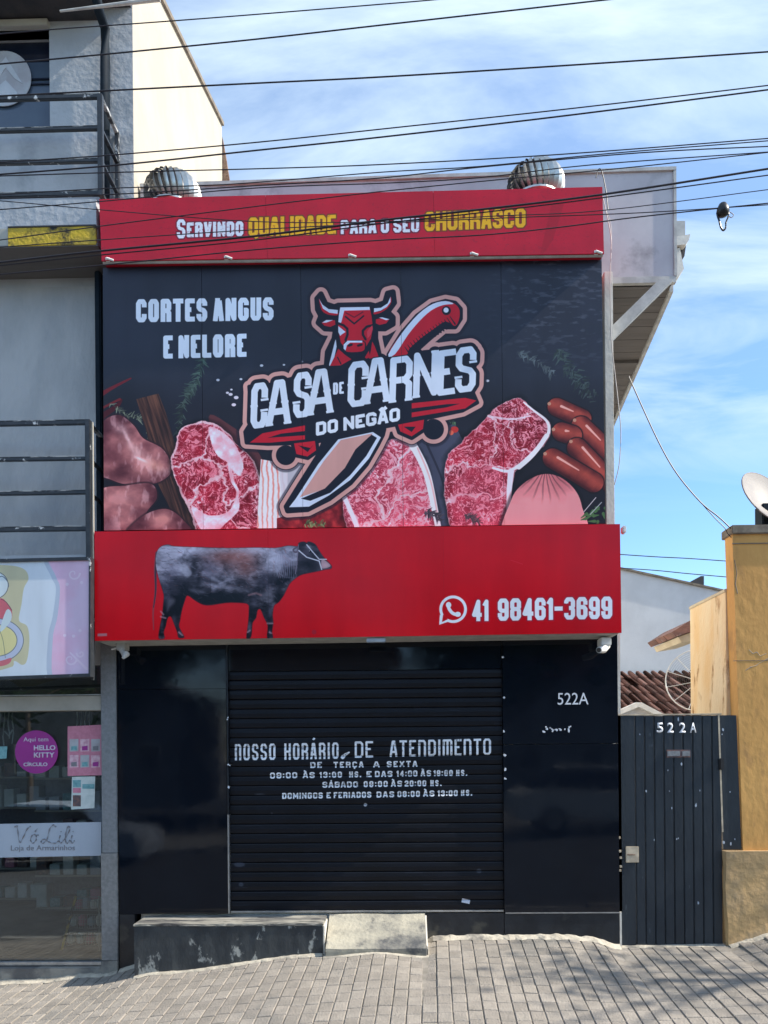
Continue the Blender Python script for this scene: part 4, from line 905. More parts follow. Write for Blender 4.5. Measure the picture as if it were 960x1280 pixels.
# soffit boards under the side overhang; the edge runs slightly inwards to the back
d = ray(765.5, 527); t = (zSof-CAM.z)/d.z; pe = CAM+d*t
XE = lambda Y: XC-.01+(pe.x-XC+.01)*(Y-PY-.1)/(pe.y-PY-.1)
nbd = 42; y0 = PY+.02; bw = .125
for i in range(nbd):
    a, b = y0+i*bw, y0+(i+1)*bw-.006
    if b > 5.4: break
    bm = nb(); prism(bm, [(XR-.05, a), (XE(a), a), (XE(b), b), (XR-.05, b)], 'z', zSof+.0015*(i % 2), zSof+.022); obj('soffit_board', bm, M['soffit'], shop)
bm = nb(); prism(bm, [(XR-.1, PY+.1), (XC, PY+.1), (XE(5.4), 5.4), (XR-.1, 5.4)], 'z', zSof+.03, zSof+.16); obj('roof_slab', bm, M['fascia'], shop)
bm = nb(); prism(bm, [(XE(.3), .3), (XE(.3)+.035, .3), (XE(5.4)+.035, 5.4), (XE(5.4), 5.4)], 'z', zSof-.03, zSof+.16); obj('trim', bm, M['fascia_trim'], shop)
for yy in (1.6, 3.0):
    bm = nb(); box(bm, XR, XE(yy)-.01, yy, yy+.05, zSof-.035, zSof-.002); obj('batten', bm, M['soffit'], shop)
bm = nb(); q = [P(*c, PY-.06) for c in ((757, 416), (823, 351), (841, 351), (768, 423), (765, 426), (757, 424))]
prism(bm, [(p.x, min(p.z, zSof-.028)) for p in q], 'y', PY-.08, PY-.015); obj('brace', bm, M['fascia_trim'], shop)
bm = nb(); a, b = P(756.5, 420, -.02), P(765.5, 420, -.02); c_ = P(758.5, 660, -.02)
box(bm, P(756.5, 540, -.02).x, XR+.01, -.03, .05, P(760, 700, 0).z, zSof-.03, .004); obj('corner_pillar', bm, M['white_paint'], shop)
# gutter end and rainwater head behind the canopy corner
YG = .75
def gp(l, y0_, y1_, nm, mt_='fascia_trim'):
    q_ = [P(a_, b_, YG) for a_, b_ in l]; bm = nb(); prism(bm, [(p_.x, p_.z) for p_ in q_[::-1]], 'y', y0_, y1_); obj(nm, bm, M[mt_], shop)
gp([(838, 276), (856.5, 276), (856.5, 297), (838, 298)], YG, YG+.3, 'gutter'); gp([(838, 299), (852, 297), (861.5, 295), (860, 302), (856, 308), (838, 309)], YG-.03, YG+.26, 'gutter_outlet', 'white_paint')
gp([(838, 310), (850, 310), (855, 336), (850, 343), (843, 349), (838, 349)], YG, YG+.2, 'rain_head', 'white_paint'); gp([(856.5, 306), (860, 302), (858, 316), (853, 324), (851, 312)], YG+.05, YG+.2, 'gutter_end', 'eave_dark')
# roof deck with ventilators
zR = tl.z-.30
bm = nb(); box(bm, XLB+.03, XR-.06, .3, 9.4, zR-.08, zR); obj('roof', bm, M['fascia'], shop)

# shopfront cladding
TX0, TX1 = P(147.5, 980, -.03).x, P(773.5, 980, -.03).x
SX0, SX1 = P(287, 980, 0).x, P(628.5, 980, 0).x
zBot = P(400, 1141, 0).z; zHead = P(450, 838, 0).z; zCl = P(450, 800, -.03).z+.05
def panel(x0, x1, z0, z1, name='cladding_panel', y0=-.03, mt='black_gloss'):
    bm = nb(); box(bm, x0+.002, x1-.002, y0, .048, z0+.0015, z1-.0015, .0015); return obj(name, bm, M[mt], shop)
zs = P(200, 862, 0).z; panel(TX0, SX0-.016, zs, zCl); panel(TX0, SX0-.016, zBot, zs)
zs2 = P(700, 930, 0).z; panel(SX1, TX1, zs2, zCl); panel(SX1, TX1, zBot, zs2)
panel(SX0, SX1, zHead, zCl, 'header_panel', -.012)
panel(TX0, P(170, 1160, 0).x, -.6, zBot, 'plinth', -.026, 'black_plinth'); panel(P(533, 1160, 0).x, SX1, -.3, zBot-.004, 'plinth', -.018, 'black_plinth'); panel(SX1, TX1, -.4, zBot-.004, 'plinth', -.024, 'black_plinth')
bm = nb(); box(bm, SX0-.014, SX0-.002, -.036, .04, zBot, P(286, 1018, 0).z); obj('edge_strip', bm, M['alu'], shop)
bm = nb(); box(bm, SX0-.014, SX0-.002, -.033, .04, P(286, 1018, 0).z, zCl); obj('edge_strip', bm, M['black_plinth'], shop)
bm = nb(); box(bm, SX1+.01, TX1, -.034, -.028, zBot-.007, zBot+.002); obj('edge_strip', bm, M['alu'], shop)
bm = nb(); box(bm, TX1+.001, TX1+.018, -.02, .04, -.1, zBot); obj('edge_strip', bm, M['white_paint'], shop)
bm = nb(); box(bm, TX1+.001, TX1+.03, .0, .06, zBot, zCl+.0); obj('edge_strip', bm, M['white_paint'], shop)
# shutter: curved slats, each its own strip, with the painted opening hours running over them
sh = bpy.data.objects.new('roller_shutter', None); COL.objects.link(sh); sh.parent = shop; sh.location = Vector(((SX0+SX1)/2, .02, zBot))-shop.location
zS0 = zBot+.02; NS = 25; hS = (zHead+.01-zS0)/NS
for i in range(NS):
    z0 = zS0+i*hS; bm = nb(); ul = bm.loops.layers.uv.verify(); K = 7
    pr = [(.024, 0), (.012, .045), (.0075, .12), (.004, .5), (.0065, .86), (.011, .95), (.026, 1.0)]
    A = [bm.verts.new((SX0+.001, y, z0+t*hS)) for y, t in pr]; B = [bm.verts.new((SX1-.001, y, z0+t*hS)) for y, t in pr]
    A2 = [bm.verts.new((SX0+.001, .040, z0+t*hS)) for t in (0, 1)]; B2 = [bm.verts.new((SX1-.001, .040, z0+t*hS)) for t in (0, 1)]
    for k in range(K-1): bm.faces.new((A[k], B[k], B[k+1], A[k+1]))
    bm.faces.new((A2[0], A2[1], B2[1], B2[0])); bm.faces.new((A[0], A2[0], B2[0], B[0])); bm.faces.new((A[-1], B[-1], B2[1], A2[1]))
    for fc in bm.faces:
        for l in fc.loops:
            cc = l.vert.co; l[ul].uv = ((cc.x-SX0)/(SX1-SX0), (cc.z-zS0)/(NS*hS))
    obj('slat', bm, M['p_sh'], sh, smooth=False)
bm = nb(); box(bm, SX0+.002, SX1-.002, -.006, .038, zBot+.003, zS0-.001, .003); obj('bottom_rail', bm, M['alu'], sh)
# numbers and residue on the right cladding
p = P(697, 881, -.03); text('522A', M['letter_white'], shop, p.x, p.z, -.034, P(735.5, 881, -.03).x-p.x, .103, 'house_number', .003)
bm = nb(); r = random.Random(3)
for (x, y, a, b) in [(680, 914, 3, 2), (683, 910, 2, 3), (690, 913, 2.6, 2), (695, 913, 3, 2.4), (700, 912, 3, 1.6), (706, 912, 1.6, 2.2), (710, 913, 2.4, 3.2), (712, 909, 2, 2), (688, 909, 1, 1)]:
    for k in range(3):
        xx, yy = x+r.uniform(-1.5, 1.5), y+r.uniform(-1.5, 1.5); n_ = 7
        pts = [(lambda c: (c.x, c.z))(P(xx+math.cos(i*math.tau/n_)*a*.6*r.uniform(.5, 1.1), yy+math.sin(i*math.tau/n_)*b*.6*r.uniform(.5, 1.1), -.03)) for i in range(n_)]
        prism(bm, pts, 'y', -.0325-.0006*k, -.029)
obj('glue_residue', bm, M['letter_white'], shop)['kind'] = 'stuff'
bm = nb()
for (x, y) in [(629, 821), (631, 871), (630, 914), (631, 943), (631, 962), (632, 974), (285, 898), (286, 957), (285, 985)]:
    for k in range(2):
        xx, yy = x+r.uniform(-1, 1), y+r.uniform(-1.5, 1.5); pts = [(lambda c: (c.x, c.z))(P(xx+math.cos(i*math.tau/6)*r.uniform(.5, 1.7), yy+math.sin(i*math.tau/6)*r.uniform(.6, 2), -.04)) for i in range(6)]
        prism(bm, pts, 'y', -.0385-.0006*k, -.03)
obj('paint_chip', bm, M['letter_white'], shop)['kind'] = 'stuff'

# ================================================================== signs
def sign(name, label, Q, Yf, depth, mt, side, cuts=1, gap=.003, pn='panel'):
    c = [P(*q, Yf) for q in Q]
    root = thing(name, label, 'sign', ((c[3].x+c[2].x)/2, Yf, c[3].z))
    lerp = lambda a, b, t: a+(b-a)*t
    for i in range(cuts):
        a, b = i/cuts, (i+1)/cuts; g = gap/2/(c[1].x-c[0].x)
        a2, b2 = a+(g if i else 0), b-(g if i < cuts-1 else 0)
        q = [lerp(c[0], c[1], a2), lerp(c[0], c[1], b2), lerp(c[3], c[2], b2), lerp(c[3], c[2], a2)]
        bm = nb(); quadbox(bm, q, .012, (a2, 0, b2, 1)); obj(pn, bm, mt, root)
    q = [c[0]+Vector((.006, .013, -.006)), c[1]+Vector((-.006, .013, -.006)), c[2]+Vector((-.006, .013, .006)), c[3]+Vector((.006, .013, .006))]
    bm = nb(); quadbox(bm, q, depth-.014); obj('case', bm, side, root)
    return root, c
main, cM = sign('billboard', 'large black printed sign with bull and knife emblem above raw meat cuts', Q_MAIN, -.31, .30, M['p_main'], M['black_plinth'], 5)
top, cT = sign('fascia_sign', 'long red sign with white and yellow wording along the roof edge', Q_TOP, -.40, .40, M['p_top'], M['red_side'], 3, .002)
low, cL = sign('fascia_sign', 'red sign with printed black cow and phone number above the shutter', Q_LOW, -.36, .32, M['p_low'], M['red_side'], 3, .001)
# conduit with clamps under the top sign
bm = nb(); a, b = P(129, 328, -.37), P(753, 319, -.37); tube(bm, [a, (a+b)/2-Vector((0, 0, .006)), b], .016, 8); obj('conduit', bm, M['fascia_trim'], top)
for x in (137, 286, 441, 592, 745):
    t = (x-129)/624; p = a+(b-a)*t; bm = nb(); box(bm, p.x-.028, p.x+.02, -.405, -.35, p.z-.006, p.z+.026, .007); tube(bm, [(p.x-.01, -.41, p.z+.01), (p.x+.045, -.40, p.z-.004)], .009, 6); obj('clamp', bm, M['white_plastic'], top)
# underside frame of the lower sign + little fittings
bm = nb(); a, b = cL[3], cL[2]; prism(bm, [(a.x+.02, a.z-.004), (b.x-.02, b.z-.004), (b.x-.02, b.z+.02), (a.x+.02, a.z+.02)], 'y', -.34, -.035); obj('underside', bm, M['fascia_trim'], low)
bm = nb(); p = P(470, 800, -.3); box(bm, p.x-.08, p.x+.08, -.33, -.27, p.z-.022, p.z+.012, .005); obj('lamp', bm, M['alu'], low)
bm = nb(); a, b = P(114.5, 690, -.33), P(116, 850, -.33); box(bm, a.x-.012, a.x+.012, -.345, -.31, b.z, a.z, .003); obj('edge_strip', bm, M['rail_worn'], low)
bm = nb(); a = P(778.5, 662, -.33); box(bm, a.x-.006, a.x+.026, -.35, -.28, a.z-.03, a.z+.03, .008); obj('clip', bm, M['white_plastic'], low)

# ================================================================== small fittings on the front
cc = thing('security_camera', 'small white security camera under the right end of the cow sign', 'camera', P(756, 800, -.2))
bm = nb(); p = P(756, 802, -.2); box(bm, p.x-.045, p.x+.045, -.25, -.12, p.z-.04, p.z+.03, .008); obj('bracket', bm, M['white_plastic'], cc)
bm = nb(); p = P(754, 812, -.25); tube(bm, [p+Vector((.05, .06, .04)), p, p+Vector((-.05, -.06, -.01))], [.028, .032, .026], 12); obj('body', bm, M['white_plastic'], cc, smooth=False)
bm = nb(); tube(bm, [p+Vector((-.05, -.06, -.01)), p+Vector((-.056, -.067, -.012))], .02, 12); obj('lens', bm, M['insulator'], cc)
cc = thing('security_camera', 'grey broken camera bracket under the left end of the cow sign', 'camera', P(152, 803, -.2))
bm = nb(); p = P(153, 806, -.2); box(bm, p.x-.045, p.x+.035, -.24, -.12, p.z-.05, p.z+.03, .008); obj('bracket', bm, M['fascia_trim'], cc)
bm = nb(); p = P(156, 818, -.22); tube(bm, [p+Vector((-.03, .0, .04)), p, p+Vector((.025, -.03, .0)), p+Vector((.0, -.05, -.04))], [.022, .03, .028, .012], 9); obj('body', bm, M['fascia_trim'], cc)
bm = nb(); p = P(153, 811, -.23); tube(bm, [p+Vector((-.1, .02, .0)), p+Vector((-.03, 0, .01))], .008, 6); obj('stub', bm, M['white_plastic'], cc)

# turbine ventilators
def turbine(px, py, Yv, label):
    c = P(px, py, Yv); root = thing('roof_ventilator', label, 'ventilator', (c.x, c.y, zR), 'turbine ventilators on the shop roof')
    bm = nb(); lathe(bm, [(.15, -.30), (.15, -.17), (.21, -.145), (.21, -.13)], c, 24); obj('neck', bm, M['steel'], root, smooth=False)
    bm = nb(); lathe(bm, [(.08, .162), (.105, .164), (.10, .174), (.05, .184), (.01, .186)], c, 20); obj('cap', bm, M['steel'], root, smooth=True)
    bm = nb(); lathe(bm, [(.16, -.12), (.19, -.07), (.195, .0), (.175, .09), (.11, .145), (.04, .158)], c, 20); obj('core', bm, M['insulator'], root, smooth=True)
    NB = 26; bm = nb(); vs = []
    for s_ in range(2):
        for k in range(9):
            th = -1.05+k*2.45/8; rr = .248*math.cos(th*.93) ** .8; z = .172*math.sin(th); tw = (k-4)*.045
            a = tw+(0 if s_ == 0 else .15); r2 = rr*(1.0 if s_ == 0 else .90); vs.append(bm.verts.new((r2*math.cos(-a), r2*math.sin(-a), z)))
    for k in range(8): bm.faces.new((vs[k], vs[k+1], vs[9+k+1], vs[9+k]))
    me = bpy.data.meshes.new('blade'); bm.to_mesh(me); bm.free(); me.materials.append(M['steel']); me.polygons.foreach_set('use_smooth', [True]*len(me.polygons))
    for i in range(NB):
        o = bpy.data.objects.new('blade', me); COL.objects.link(o); o.parent = root; o.location = c-root.location; o.rotation_euler = (0, 0, i*math.tau/NB+px)
turbine(216, 245, -.11, 'round steel turbine vent by the cream gable wall, left of the two on the roof')
turbine(669.5, 233, -.11, 'round steel turbine vent at the parapet end near the open sky, right one')

# ================================================================== bench + ramp
bm = nb(); a, b = P(183, 1145, -.03), P(410, 1145, -.03); fa, fb = P(167, 1161, -.36), P(403, 1158.5, -.36)
zb = (a.z+b.z)/2
bench = thing('bench', 'low masonry bench painted black with worn pale top below left black panel', 'bench', (fa.x+.8, -.18, -.25))
prism(bm, [(fa.x, -.35), (fb.x, -.35), (fb.x, -.03), (fa.x, -.03)], 'z', -.6, zb-.016)
for e in range(1): pass
obj('body', bm, M['bench_black'], bench)
bm = nb(); box(bm, fa.x-.008, fb.x+.008, -.36, -.032, zb-.018, zb+.004, .006)
bmesh.ops.subdivide_edges(bm, edges=[e for e in bm.edges if e.calc_length() > 1], cuts=24)
for v in bm.verts:
    if v.co.y < -.3: v.co += Vector((0, random.uniform(-.003, .006), random.uniform(-.003, .002)))
obj('top', bm, M['bench_top'], bench)
bm = nb(); box(bm, fb.x+.001, fb.x+.018, -.34, -.04, -.4, zb-.02, .004); obj('side_skim', bm, M['white_paint'], bench)
r0, r1 = P(412, 1143, -.02), P(533.5, 1143, -.02); f0, f1 = P(404, 1188, -.42), P(536, 1186.5, -.42)
ramp = thing('entrance_ramp', 'short steep pale stained concrete ramp in front of the roller shutter', 'ramp', ((r0.x+r1.x)/2, -.2, 0))
bm = nb(); x0, x1 = f0.x+.02, f1.x-.02
prism(bm, [(-.028, zBot-.006), (-.42, f0.z+.012), (-.42, f0.z-.008), (-.36, -.5), (-.028, -.5)], 'x', x0, x1)
bmesh.ops.subdivide_edges(bm, edges=list(bm.edges), cuts=5, use_grid_fill=True)
for v in bm.verts:
    if v.co.z > -.05: v.co.z += random.uniform(-.004, .004)
obj('slab', bm, M['ramp'], ramp)
bm = nb(); box(bm, x1+.001, x1+.016, -.40, -.03, -.3, f1.z+.02, .004); prism(bm, [(-.03, zBot-.02), (-.40, f1.z+.0), (-.40, -.2), (-.03, -.2)], 'x', x1+.002, x1+.015); obj('edge_skim', bm, M['white_paint'], ramp)

# ================================================================== gate
GX0, GX1 = P(776, 1040, .0).x, P(903, 1040, 0).x; gzt = P(830, 894, 0).z; gzb = -.02
gate = thing('gate', 'dark blue grey ribbed metal gate with number and pale lock plate', 'gate', ((GX0+GX1)/2, 0, 0))
gl = lambda x, y, Y=0.0: P(x, y, Y)
sw = GX0+.13; n_s = 9; ws = (GX1-sw)/n_s
bm = nb(); prism(bm, [(GX0-.018, gzb-.12), (sw-.004, gzb-.12), (sw-.004, gzt), (GX0-.018, gzt)], 'y', .0, .04); obj('stile', bm, M['gate'], gate)
for i in range(n_s):
    bm = nb(); x0 = sw+i*ws
    prism(bm, [(x0+.001, .004), (x0+.004, .011), (x0+.007, .011), (x0+.010, .006), (x0+ws-.004, .004), (x0+ws-.001, .012), (x0+ws-.001, .03), (x0+.001, .03)], 'z', gzb-.12, gzt-.003-.0015*(i % 3)); obj('slat', bm, M['gate'], gate)
bm = nb(); box(bm, GX0-.018, GX1+.004, -.004, .045, gzt-.001, gzt+.012, .003); obj('top_rail', bm, M['gate_edge'], gate)
a = P(833, 947, .0); b = P(863, 937, 0)
bm = nb(); box(bm, a.x, b.x, -.003, .006, a.z, b.z, .002); obj('letter_slot', bm, M['print_dark'], gate)
bm = nb(); box(bm, a.x+.006, (a.x+b.x)/2+.012, -.009, -.002, a.z+.012, b.z-.012, .002); obj('flap', bm, M['grey_stone'], gate)
bm = nb(); box(bm, (a.x+b.x)/2+.03, b.x-.006, -.009, -.002, a.z+.012, b.z-.012, .002); obj('flap', bm, M['grey_stone'], gate)
a = P(782, 1078, 0); b = P(798, 1058, 0); bm = nb(); box(bm, a.x, b.x, -.014, .001, a.z, b.z, .003); lp = obj('lock_plate', bm, M['gate_edge'], gate)
bm = nb(); box(bm, a.x+.01, b.x-.035, -.02, -.013, (a.z+b.z)/2-.004, (a.z+b.z)/2+.004, .001); obj('keyhole', bm, M['rust'], lp)
bm = nb()
for (x, y) in ((774, 1047), (775, 1064), (776, 1072), (776, 1083), (775, 1088)): p = P(x, y, -.01); box(bm, p.x-.012, p.x+.012, -.012, .0, p.z-.012, p.z+.010, .003)
obj('hinge_weld', bm, M['gate_edge'], gate)
for ch, x in (('5', 821), ('2', 834), ('2', 849), ('A', 862.5)):
    p = P(x, 916, 0); text(ch, M['letter_white'], gate, p.x, p.z, -.001, .055, .088, 'number', .004, bold=.02)
bm = nb(); r = random.Random(8)
for (x, y, s) in [(808, 989, 1.6), (870, 1007, 2.4), (840, 1010, 1.5), (852, 955, 1.6), (848, 899, 2), (873, 1129, 2), (875, 988, 1), (835, 963, 1), (837, 989, 1), (818, 1050, 1), (846, 1049, 1.2), (848, 1048, 1.2), (800, 918, 1)]:
    pts = [(lambda c: (c.x, c.z))(P(x+math.cos(i*math.tau/6)*s*r.uniform(.4, .8), y+math.sin(i*math.tau/6)*s*r.uniform(.6, 1.6), 0)) for i in range(6)]; prism(bm, pts, 'y', .0015, .012)
obj('paint_chip', bm, M['vinyl'], gate)['kind'] = 'stuff'
# side panel hung between the gate and the ochre wall
sp = thing('narrow_gate', 'narrow dark metal gate leaf between the main gate and the ochre wall', 'gate', P(911, 1060, 0))
q = [P(*c, .0) for c in ((899.5, 894), (921, 894), (927.5, 1062), (905, 1062))]
bm = nb(); prism(bm, [(p.x, p.z) for p in q[::-1]], 'y', .01, .035); obj('sheet', bm, M['gate'], sp)
q = [P(*c, .0) for c in ((897.5, 893), (899.5, 893), (904.5, 1040), (902.5, 1040))]
bm = nb(); prism(bm, [(p.x, p.z) for p in q[::-1]], 'y', .002, .045); obj('edge_strip', bm, M['gate_edge'], sp)
bm = nb(); p = P(901, 955, 0); box(bm, p.x-.018, p.x+.022, -.02, .03, p.z-.05, p.z+.05, .008); obj('hinge', bm, M['insulator'], sp)
bm = nb()
for (x, y, s) in [(904, 912, 1.8), (903, 918, 1), (905, 1053, 2.2), (914, 1055, 2), (913, 990, 1), (919, 1049, 1)]:
    pts = [(lambda c: (c.x, c.z))(P(x+math.cos(i*math.tau/6)*s*r.uniform(.4, .8), y+math.sin(i*math.tau/6)*s*r.uniform(.6, 1.3), 0)) for i in range(6)]; prism(bm, pts, 'y', .006, .02)
obj('paint_chip', bm, M['vinyl'], sp)['kind'] = 'stuff'

# ================================================================== ochre boundary wall (right)
ow = thing('boundary_wall', 'ochre rendered wall with stained faces and rough plinth right of the gate', 'wall', P(940, 1170, 0))
c = [P(*q, -.0) for q in ((915.5, 668), (929, 1066))]; XO = 5.2
bm = nb(); prism(bm, [(c[1].x, c[1].z), (XO, c[1].z), (XO, c[0].z), (c[0].x, c[0].z)], 'y', .0, .16); obj('render_face', bm, M['ochre'], ow)
bm = nb(); box(bm, c[0].x-.015, XO, -.03, .20, c[0].z, c[0].z+.075, .006); obj('coping', bm, M['ochre_cap'], ow)
bm = nb(); box(bm, c[0].x-.004, XO, -.008, .0, c[0].z-.085, c[0].z-.078); obj('drip_line', bm, M['ochre_cap'], ow)
pl0 = P(906, 1064, -.04); pl1 = P(910, 1176, -.04)
bm = nb(); prism(bm, [(pl1.x, -.3), (XO, -.3), (XO, pl0.z), (pl0.x, pl0.z)], 'y', -.05, .16)
bmesh.ops.subdivide_edges(bm, edges=list(bm.edges), cuts=6, use_grid_fill=True)
for v in bm.verts:
    if v.co.y < -.04: v.co.y += random.uniform(-.008, .008)
    if v.co.x < pl0.x+.05: v.co.x += random.uniform(-.01, .01)
obj('plinth', bm, M['ochre_base'], ow)
zs3 = P(915.5, 731, 0).z; Ys = 6.9*((915.5-501)/(862-501)-1)
bm = nb(); box(bm, c[0].x+.004, c[0].x+.14, .165, Ys, -.3, zs3-.03); obj('side_face', bm, M['ochre_lit_stained'], ow)
bm = nb(); box(bm, c[0].x-.004, c[0].x+.15, .165, Ys+.01, zs3-.03, zs3, .004); obj('side_coping', bm, M['wood_cream'], ow)
bm = nb(); zz_ = P(916, 826, 0).z; box(bm, c[0].x-.001, XO, -.002, .002, zz_-.003, zz_+.002)
obj('render_joint', bm, M['ochre_cap'], ow)
for k_, l_ in enumerate(([(932, 838), (938, 834), (945, 832), (949, 829), (955, 826), (962, 822)], [(936, 812), (941, 817), (946, 815), (950, 820), (958, 817)], [(918, 700), (921, 716), (919, 730), (922, 742)])):
    bm = nb(); tube(bm, [P(a_, b_, .001) for a_, b_ in l_], [.0025+.0035*random.random() for _ in l_], 5); obj('crack', bm, M['render_patch'] if k_ < 2 else M['ochre_cap'], ow)
# small tiled eave behind the wall
ev = thing('eave', 'small tiled eave sticking out behind the ochre side wall', 'roof', P(852, 790, 2.0))
q = [P(*c_, 2.0) for c_ in ((840, 790), (862, 776), (880, 770), (880, 786), (862, 790), (845, 796))]
for i in range(3):
    bm = nb(); prism(bm, [(p.x, p.z) for p in q], 'y', 2.0+i*.3, 2.28+i*.3); obj('roof_tile', bm, M['terracotta'], ev)
q = [P(*c_, 2.03) for c_ in ((848, 796), (862, 791), (880, 787), (880, 798), (852, 803))]
bm = nb(); prism(bm, [(p.x, p.z) for p in q], 'y', 2.03, 2.9); obj('board', bm, M['wood_cream'], ev)

# ================================================================== neighbour behind the gate: white gable, tiled lean-to
wg = thing('white_house', 'plain white gable wall with thin coping behind the tiled roof', 'house', P(830, 840, 9))
q = [P(*c_, 9.0) for c_ in ((700, 700), (778, 712.5), (900, 739), (960, 752))]
bm = nb(); prism(bm, [(q[0].x, -1), (q[3].x, -1), (q[3].x, q[3].z), (q[2].x, q[2].z), (q[1].x, q[1].z), (q[0].x, q[0].z)], 'y', 9.0, 14); obj('wall', bm, M['white_wall'], wg)
bm = nb(); prism(bm, [(q[0].x, q[0].z), (q[1].x, q[1].z), (q[2].x, q[2].z), (q[3].x, q[3].z), (q[3].x, q[3].z+.04), (q[2].x, q[2].z+.04), (q[1].x, q[1].z+.04), (q[0].x, q[0].z+.04)], 'y', 8.95, 14.05); obj('coping', bm, M['ochre_cap'], wg)
v = [P(*c_, 10) for c_ in ((862, 727.5), (876, 720), (880, 720), (880, 731))]; bm = nb(); prism(bm, [(p.x, p.z) for p in v[::-1]], 'y', 10, 10.6); obj('roof_light', bm, M['eave_dark'], wg)
rf = thing('tiled_roof', 'brown clay tiled lean-to roof seen over the gate', 'roof', P(820, 890, 5))
pa, pb = P(771, 842, 8.6), P(871, 842, 8.6); zt = pa.z; Yt, Yb = 8.6, 5.4; zbm = P(820, 905, Yb).z
ncol = 24; nrow = 6; tw_ = .15; bm = nb(); K = 6
dy, dz = (Yb-Yt)/nrow, (zbm-zt)/nrow
for k in range(K+1):
    a = math.pi*k/K; 
vsA = [bm.verts.new((-math.cos(math.pi*k/K)*tw_*.30, 0, math.sin(math.pi*k/K)*.055)) for k in range(K+1)]; vsB = [bm.verts.new((-math.cos(math.pi*k/K)*tw_*.36, dy*1.06, dz*1.06+math.sin(math.pi*k/K)*.062+.008)) for k in range(K+1)]
for k in range(K): bm.faces.new((vsA[k], vsB[k], vsB[k+1], vsA[k+1]))
bmesh.ops.solidify(bm, geom=list(bm.faces), thickness=.014)
tme = bpy.data.meshes.new('roof_tile'); bm.to_mesh(tme); bm.free(); tme.materials.append(M['terracotta'])
x0 = pa.x-1.1
for i in range(ncol):
    for j in range(nrow):
        o = bpy.data.objects.new('roof_tile', tme); COL.objects.link(o); o.parent = rf
        o.location = Vector((x0+i*tw_+random.uniform(-.006, .006), Yt+j*dy, zt+j*dz+random.uniform(-.004, .004)))-rf.location; o.rotation_euler = (0, 0, random.uniform(-.015, .015))
bm = nb(); q = [(Yt, zt-.02), (Yb, zbm-.02), (Yb, zbm-.3), (Yt, zt-.3)]; prism(bm, q, 'x', x0-.2, x0+ncol*tw_); obj('roof_bed', bm, M['eave_dark'], rf)
bm = nb(); box(bm, x0-.2, x0+ncol*tw_, Yb+.05, 8.9, -.6, zbm-.3); obj('wall', bm, M['white_wall'], rf)
eg = thing('porch_gable', 'small white gable end between shop corner and tiled roof', 'gable', P(795, 890, 3.2))
q = [P(*c_, 3.2) for c_ in ((752, 897), (793, 878.5), (799, 878.5), (834, 897))]; q2 = [P(*c_, 3.2) for c_ in ((752, 902), (796, 884), (834, 902))]
bm = nb(); prism(bm, [(q[0].x, q[0].z), (q[1].x, q[1].z), (q[2].x, q[2].z), (q[3].x, q[3].z), (q2[2].x, q2[2].z), (q2[1].x, q2[1].z), (q2[0].x, q2[0].z)], 'y', 3.1, 3.2); obj('bargeboard', bm, M['white_plastic'], eg)
bm = nb(); prism(bm, [(q2[0].x, -.3), (q2[2].x, -.3), (q2[2].x, q2[2].z), (q2[1].x, q2[1].z), (q2[0].x, q2[0].z)], 'y', 3.18, 4.6); obj('wall', bm, M['white_wall'], eg)

# ================================================================== dishes
C_ = P(957, 624, .6); dish = thing('satellite_dish', 'small satellite dish on top of the ochre wall at right edge', 'antenna', (C_.x, .6, P(955, 656, .6).z))
mn = Vector((.74, 0, .67)); nrm = Vector((.40, -.80, .45)).normalized(); rotm = nrm.to_track_quat('Z', 'Y').to_matrix().to_4x4()
def dishmesh(r, dpt, off, n=32, rings=6):
    bm = nb(); vs = [[bm.verts.new(rotm @ Vector((r*k/rings*math.cos(a*math.tau/n), r*k/rings*math.sin(a*math.tau/n), dpt*(k/rings)**2+off))) for a in range(n)] for k in range(1, rings+1)]
    c0 = bm.verts.new(rotm @ Vector((0, 0, off)))
    for a in range(n): bm.faces.new((c0, vs[0][a], vs[0][(a+1) % n]))
    for k in range(rings-1):
        for a in range(n): b = (a+1) % n; bm.faces.new((vs[k][a], vs[k+1][a], vs[k+1][b], vs[k][b]))
    for v in bm.verts: v.co += C_
    return bm
obj('reflector', dishmesh(.30, .06, -.03), M['dish'], dish, smooth=True)
obj('reflector_back', dishmesh(.304, .06, -.038), M['dish_back'], dish, smooth=True)
bm = nb(); tube(bm, [C_+rotm @ Vector((.303*math.cos(a*math.tau/32), .303*math.sin(a*math.tau/32), .026)) for a in range(33)], .006, 6, cap=False); obj('rim', bm, M['dish_back'], dish)
bm = nb(); pb_ = P(957, 642, .62); box(bm, pb_.x-.06, pb_.x+.10, .55, .72, P(955, 658, .6).z, pb_.z+.08, .01); obj('mount', bm, M['pipe_dark'], dish)
bm = nb(); tube(bm, [C_+rotm @ Vector((0, -.28, .03)), C_+nrm*.30], .010, 6); obj('arm', bm, M['dish_back'], dish)
C2 = P(874, 851, 1.9); md = thing('mesh_antenna', 'large wire mesh dish antenna half hidden behind the ochre wall', 'antenna', (C2.x, 1.9, 1.0))
R2 = 39/111.4; n2 = Vector((-.35, -.92, .15)).normalized(); rm2 = n2.to_track_quat('Z', 'Y').to_matrix().to_4x4()
bm = nb(); tube(bm, [C2+rm2 @ Vector((R2*math.cos(a*math.tau/40), R2*math.sin(a*math.tau/40), .05)) for a in range(41)], .007, 6, cap=False); obj('rim', bm, M['white_plastic'], md)
for a in range(12):
    th = a*math.tau/12+.2; bm = nb(); tube(bm, [C2+rm2 @ Vector((R2*t*math.cos(th), R2*t*math.sin(th), .05*t*t)) for t in (.05, .35, .7, 1)], .0045, 5); obj('rib', bm, M['white_plastic'], md)
bm = nb()
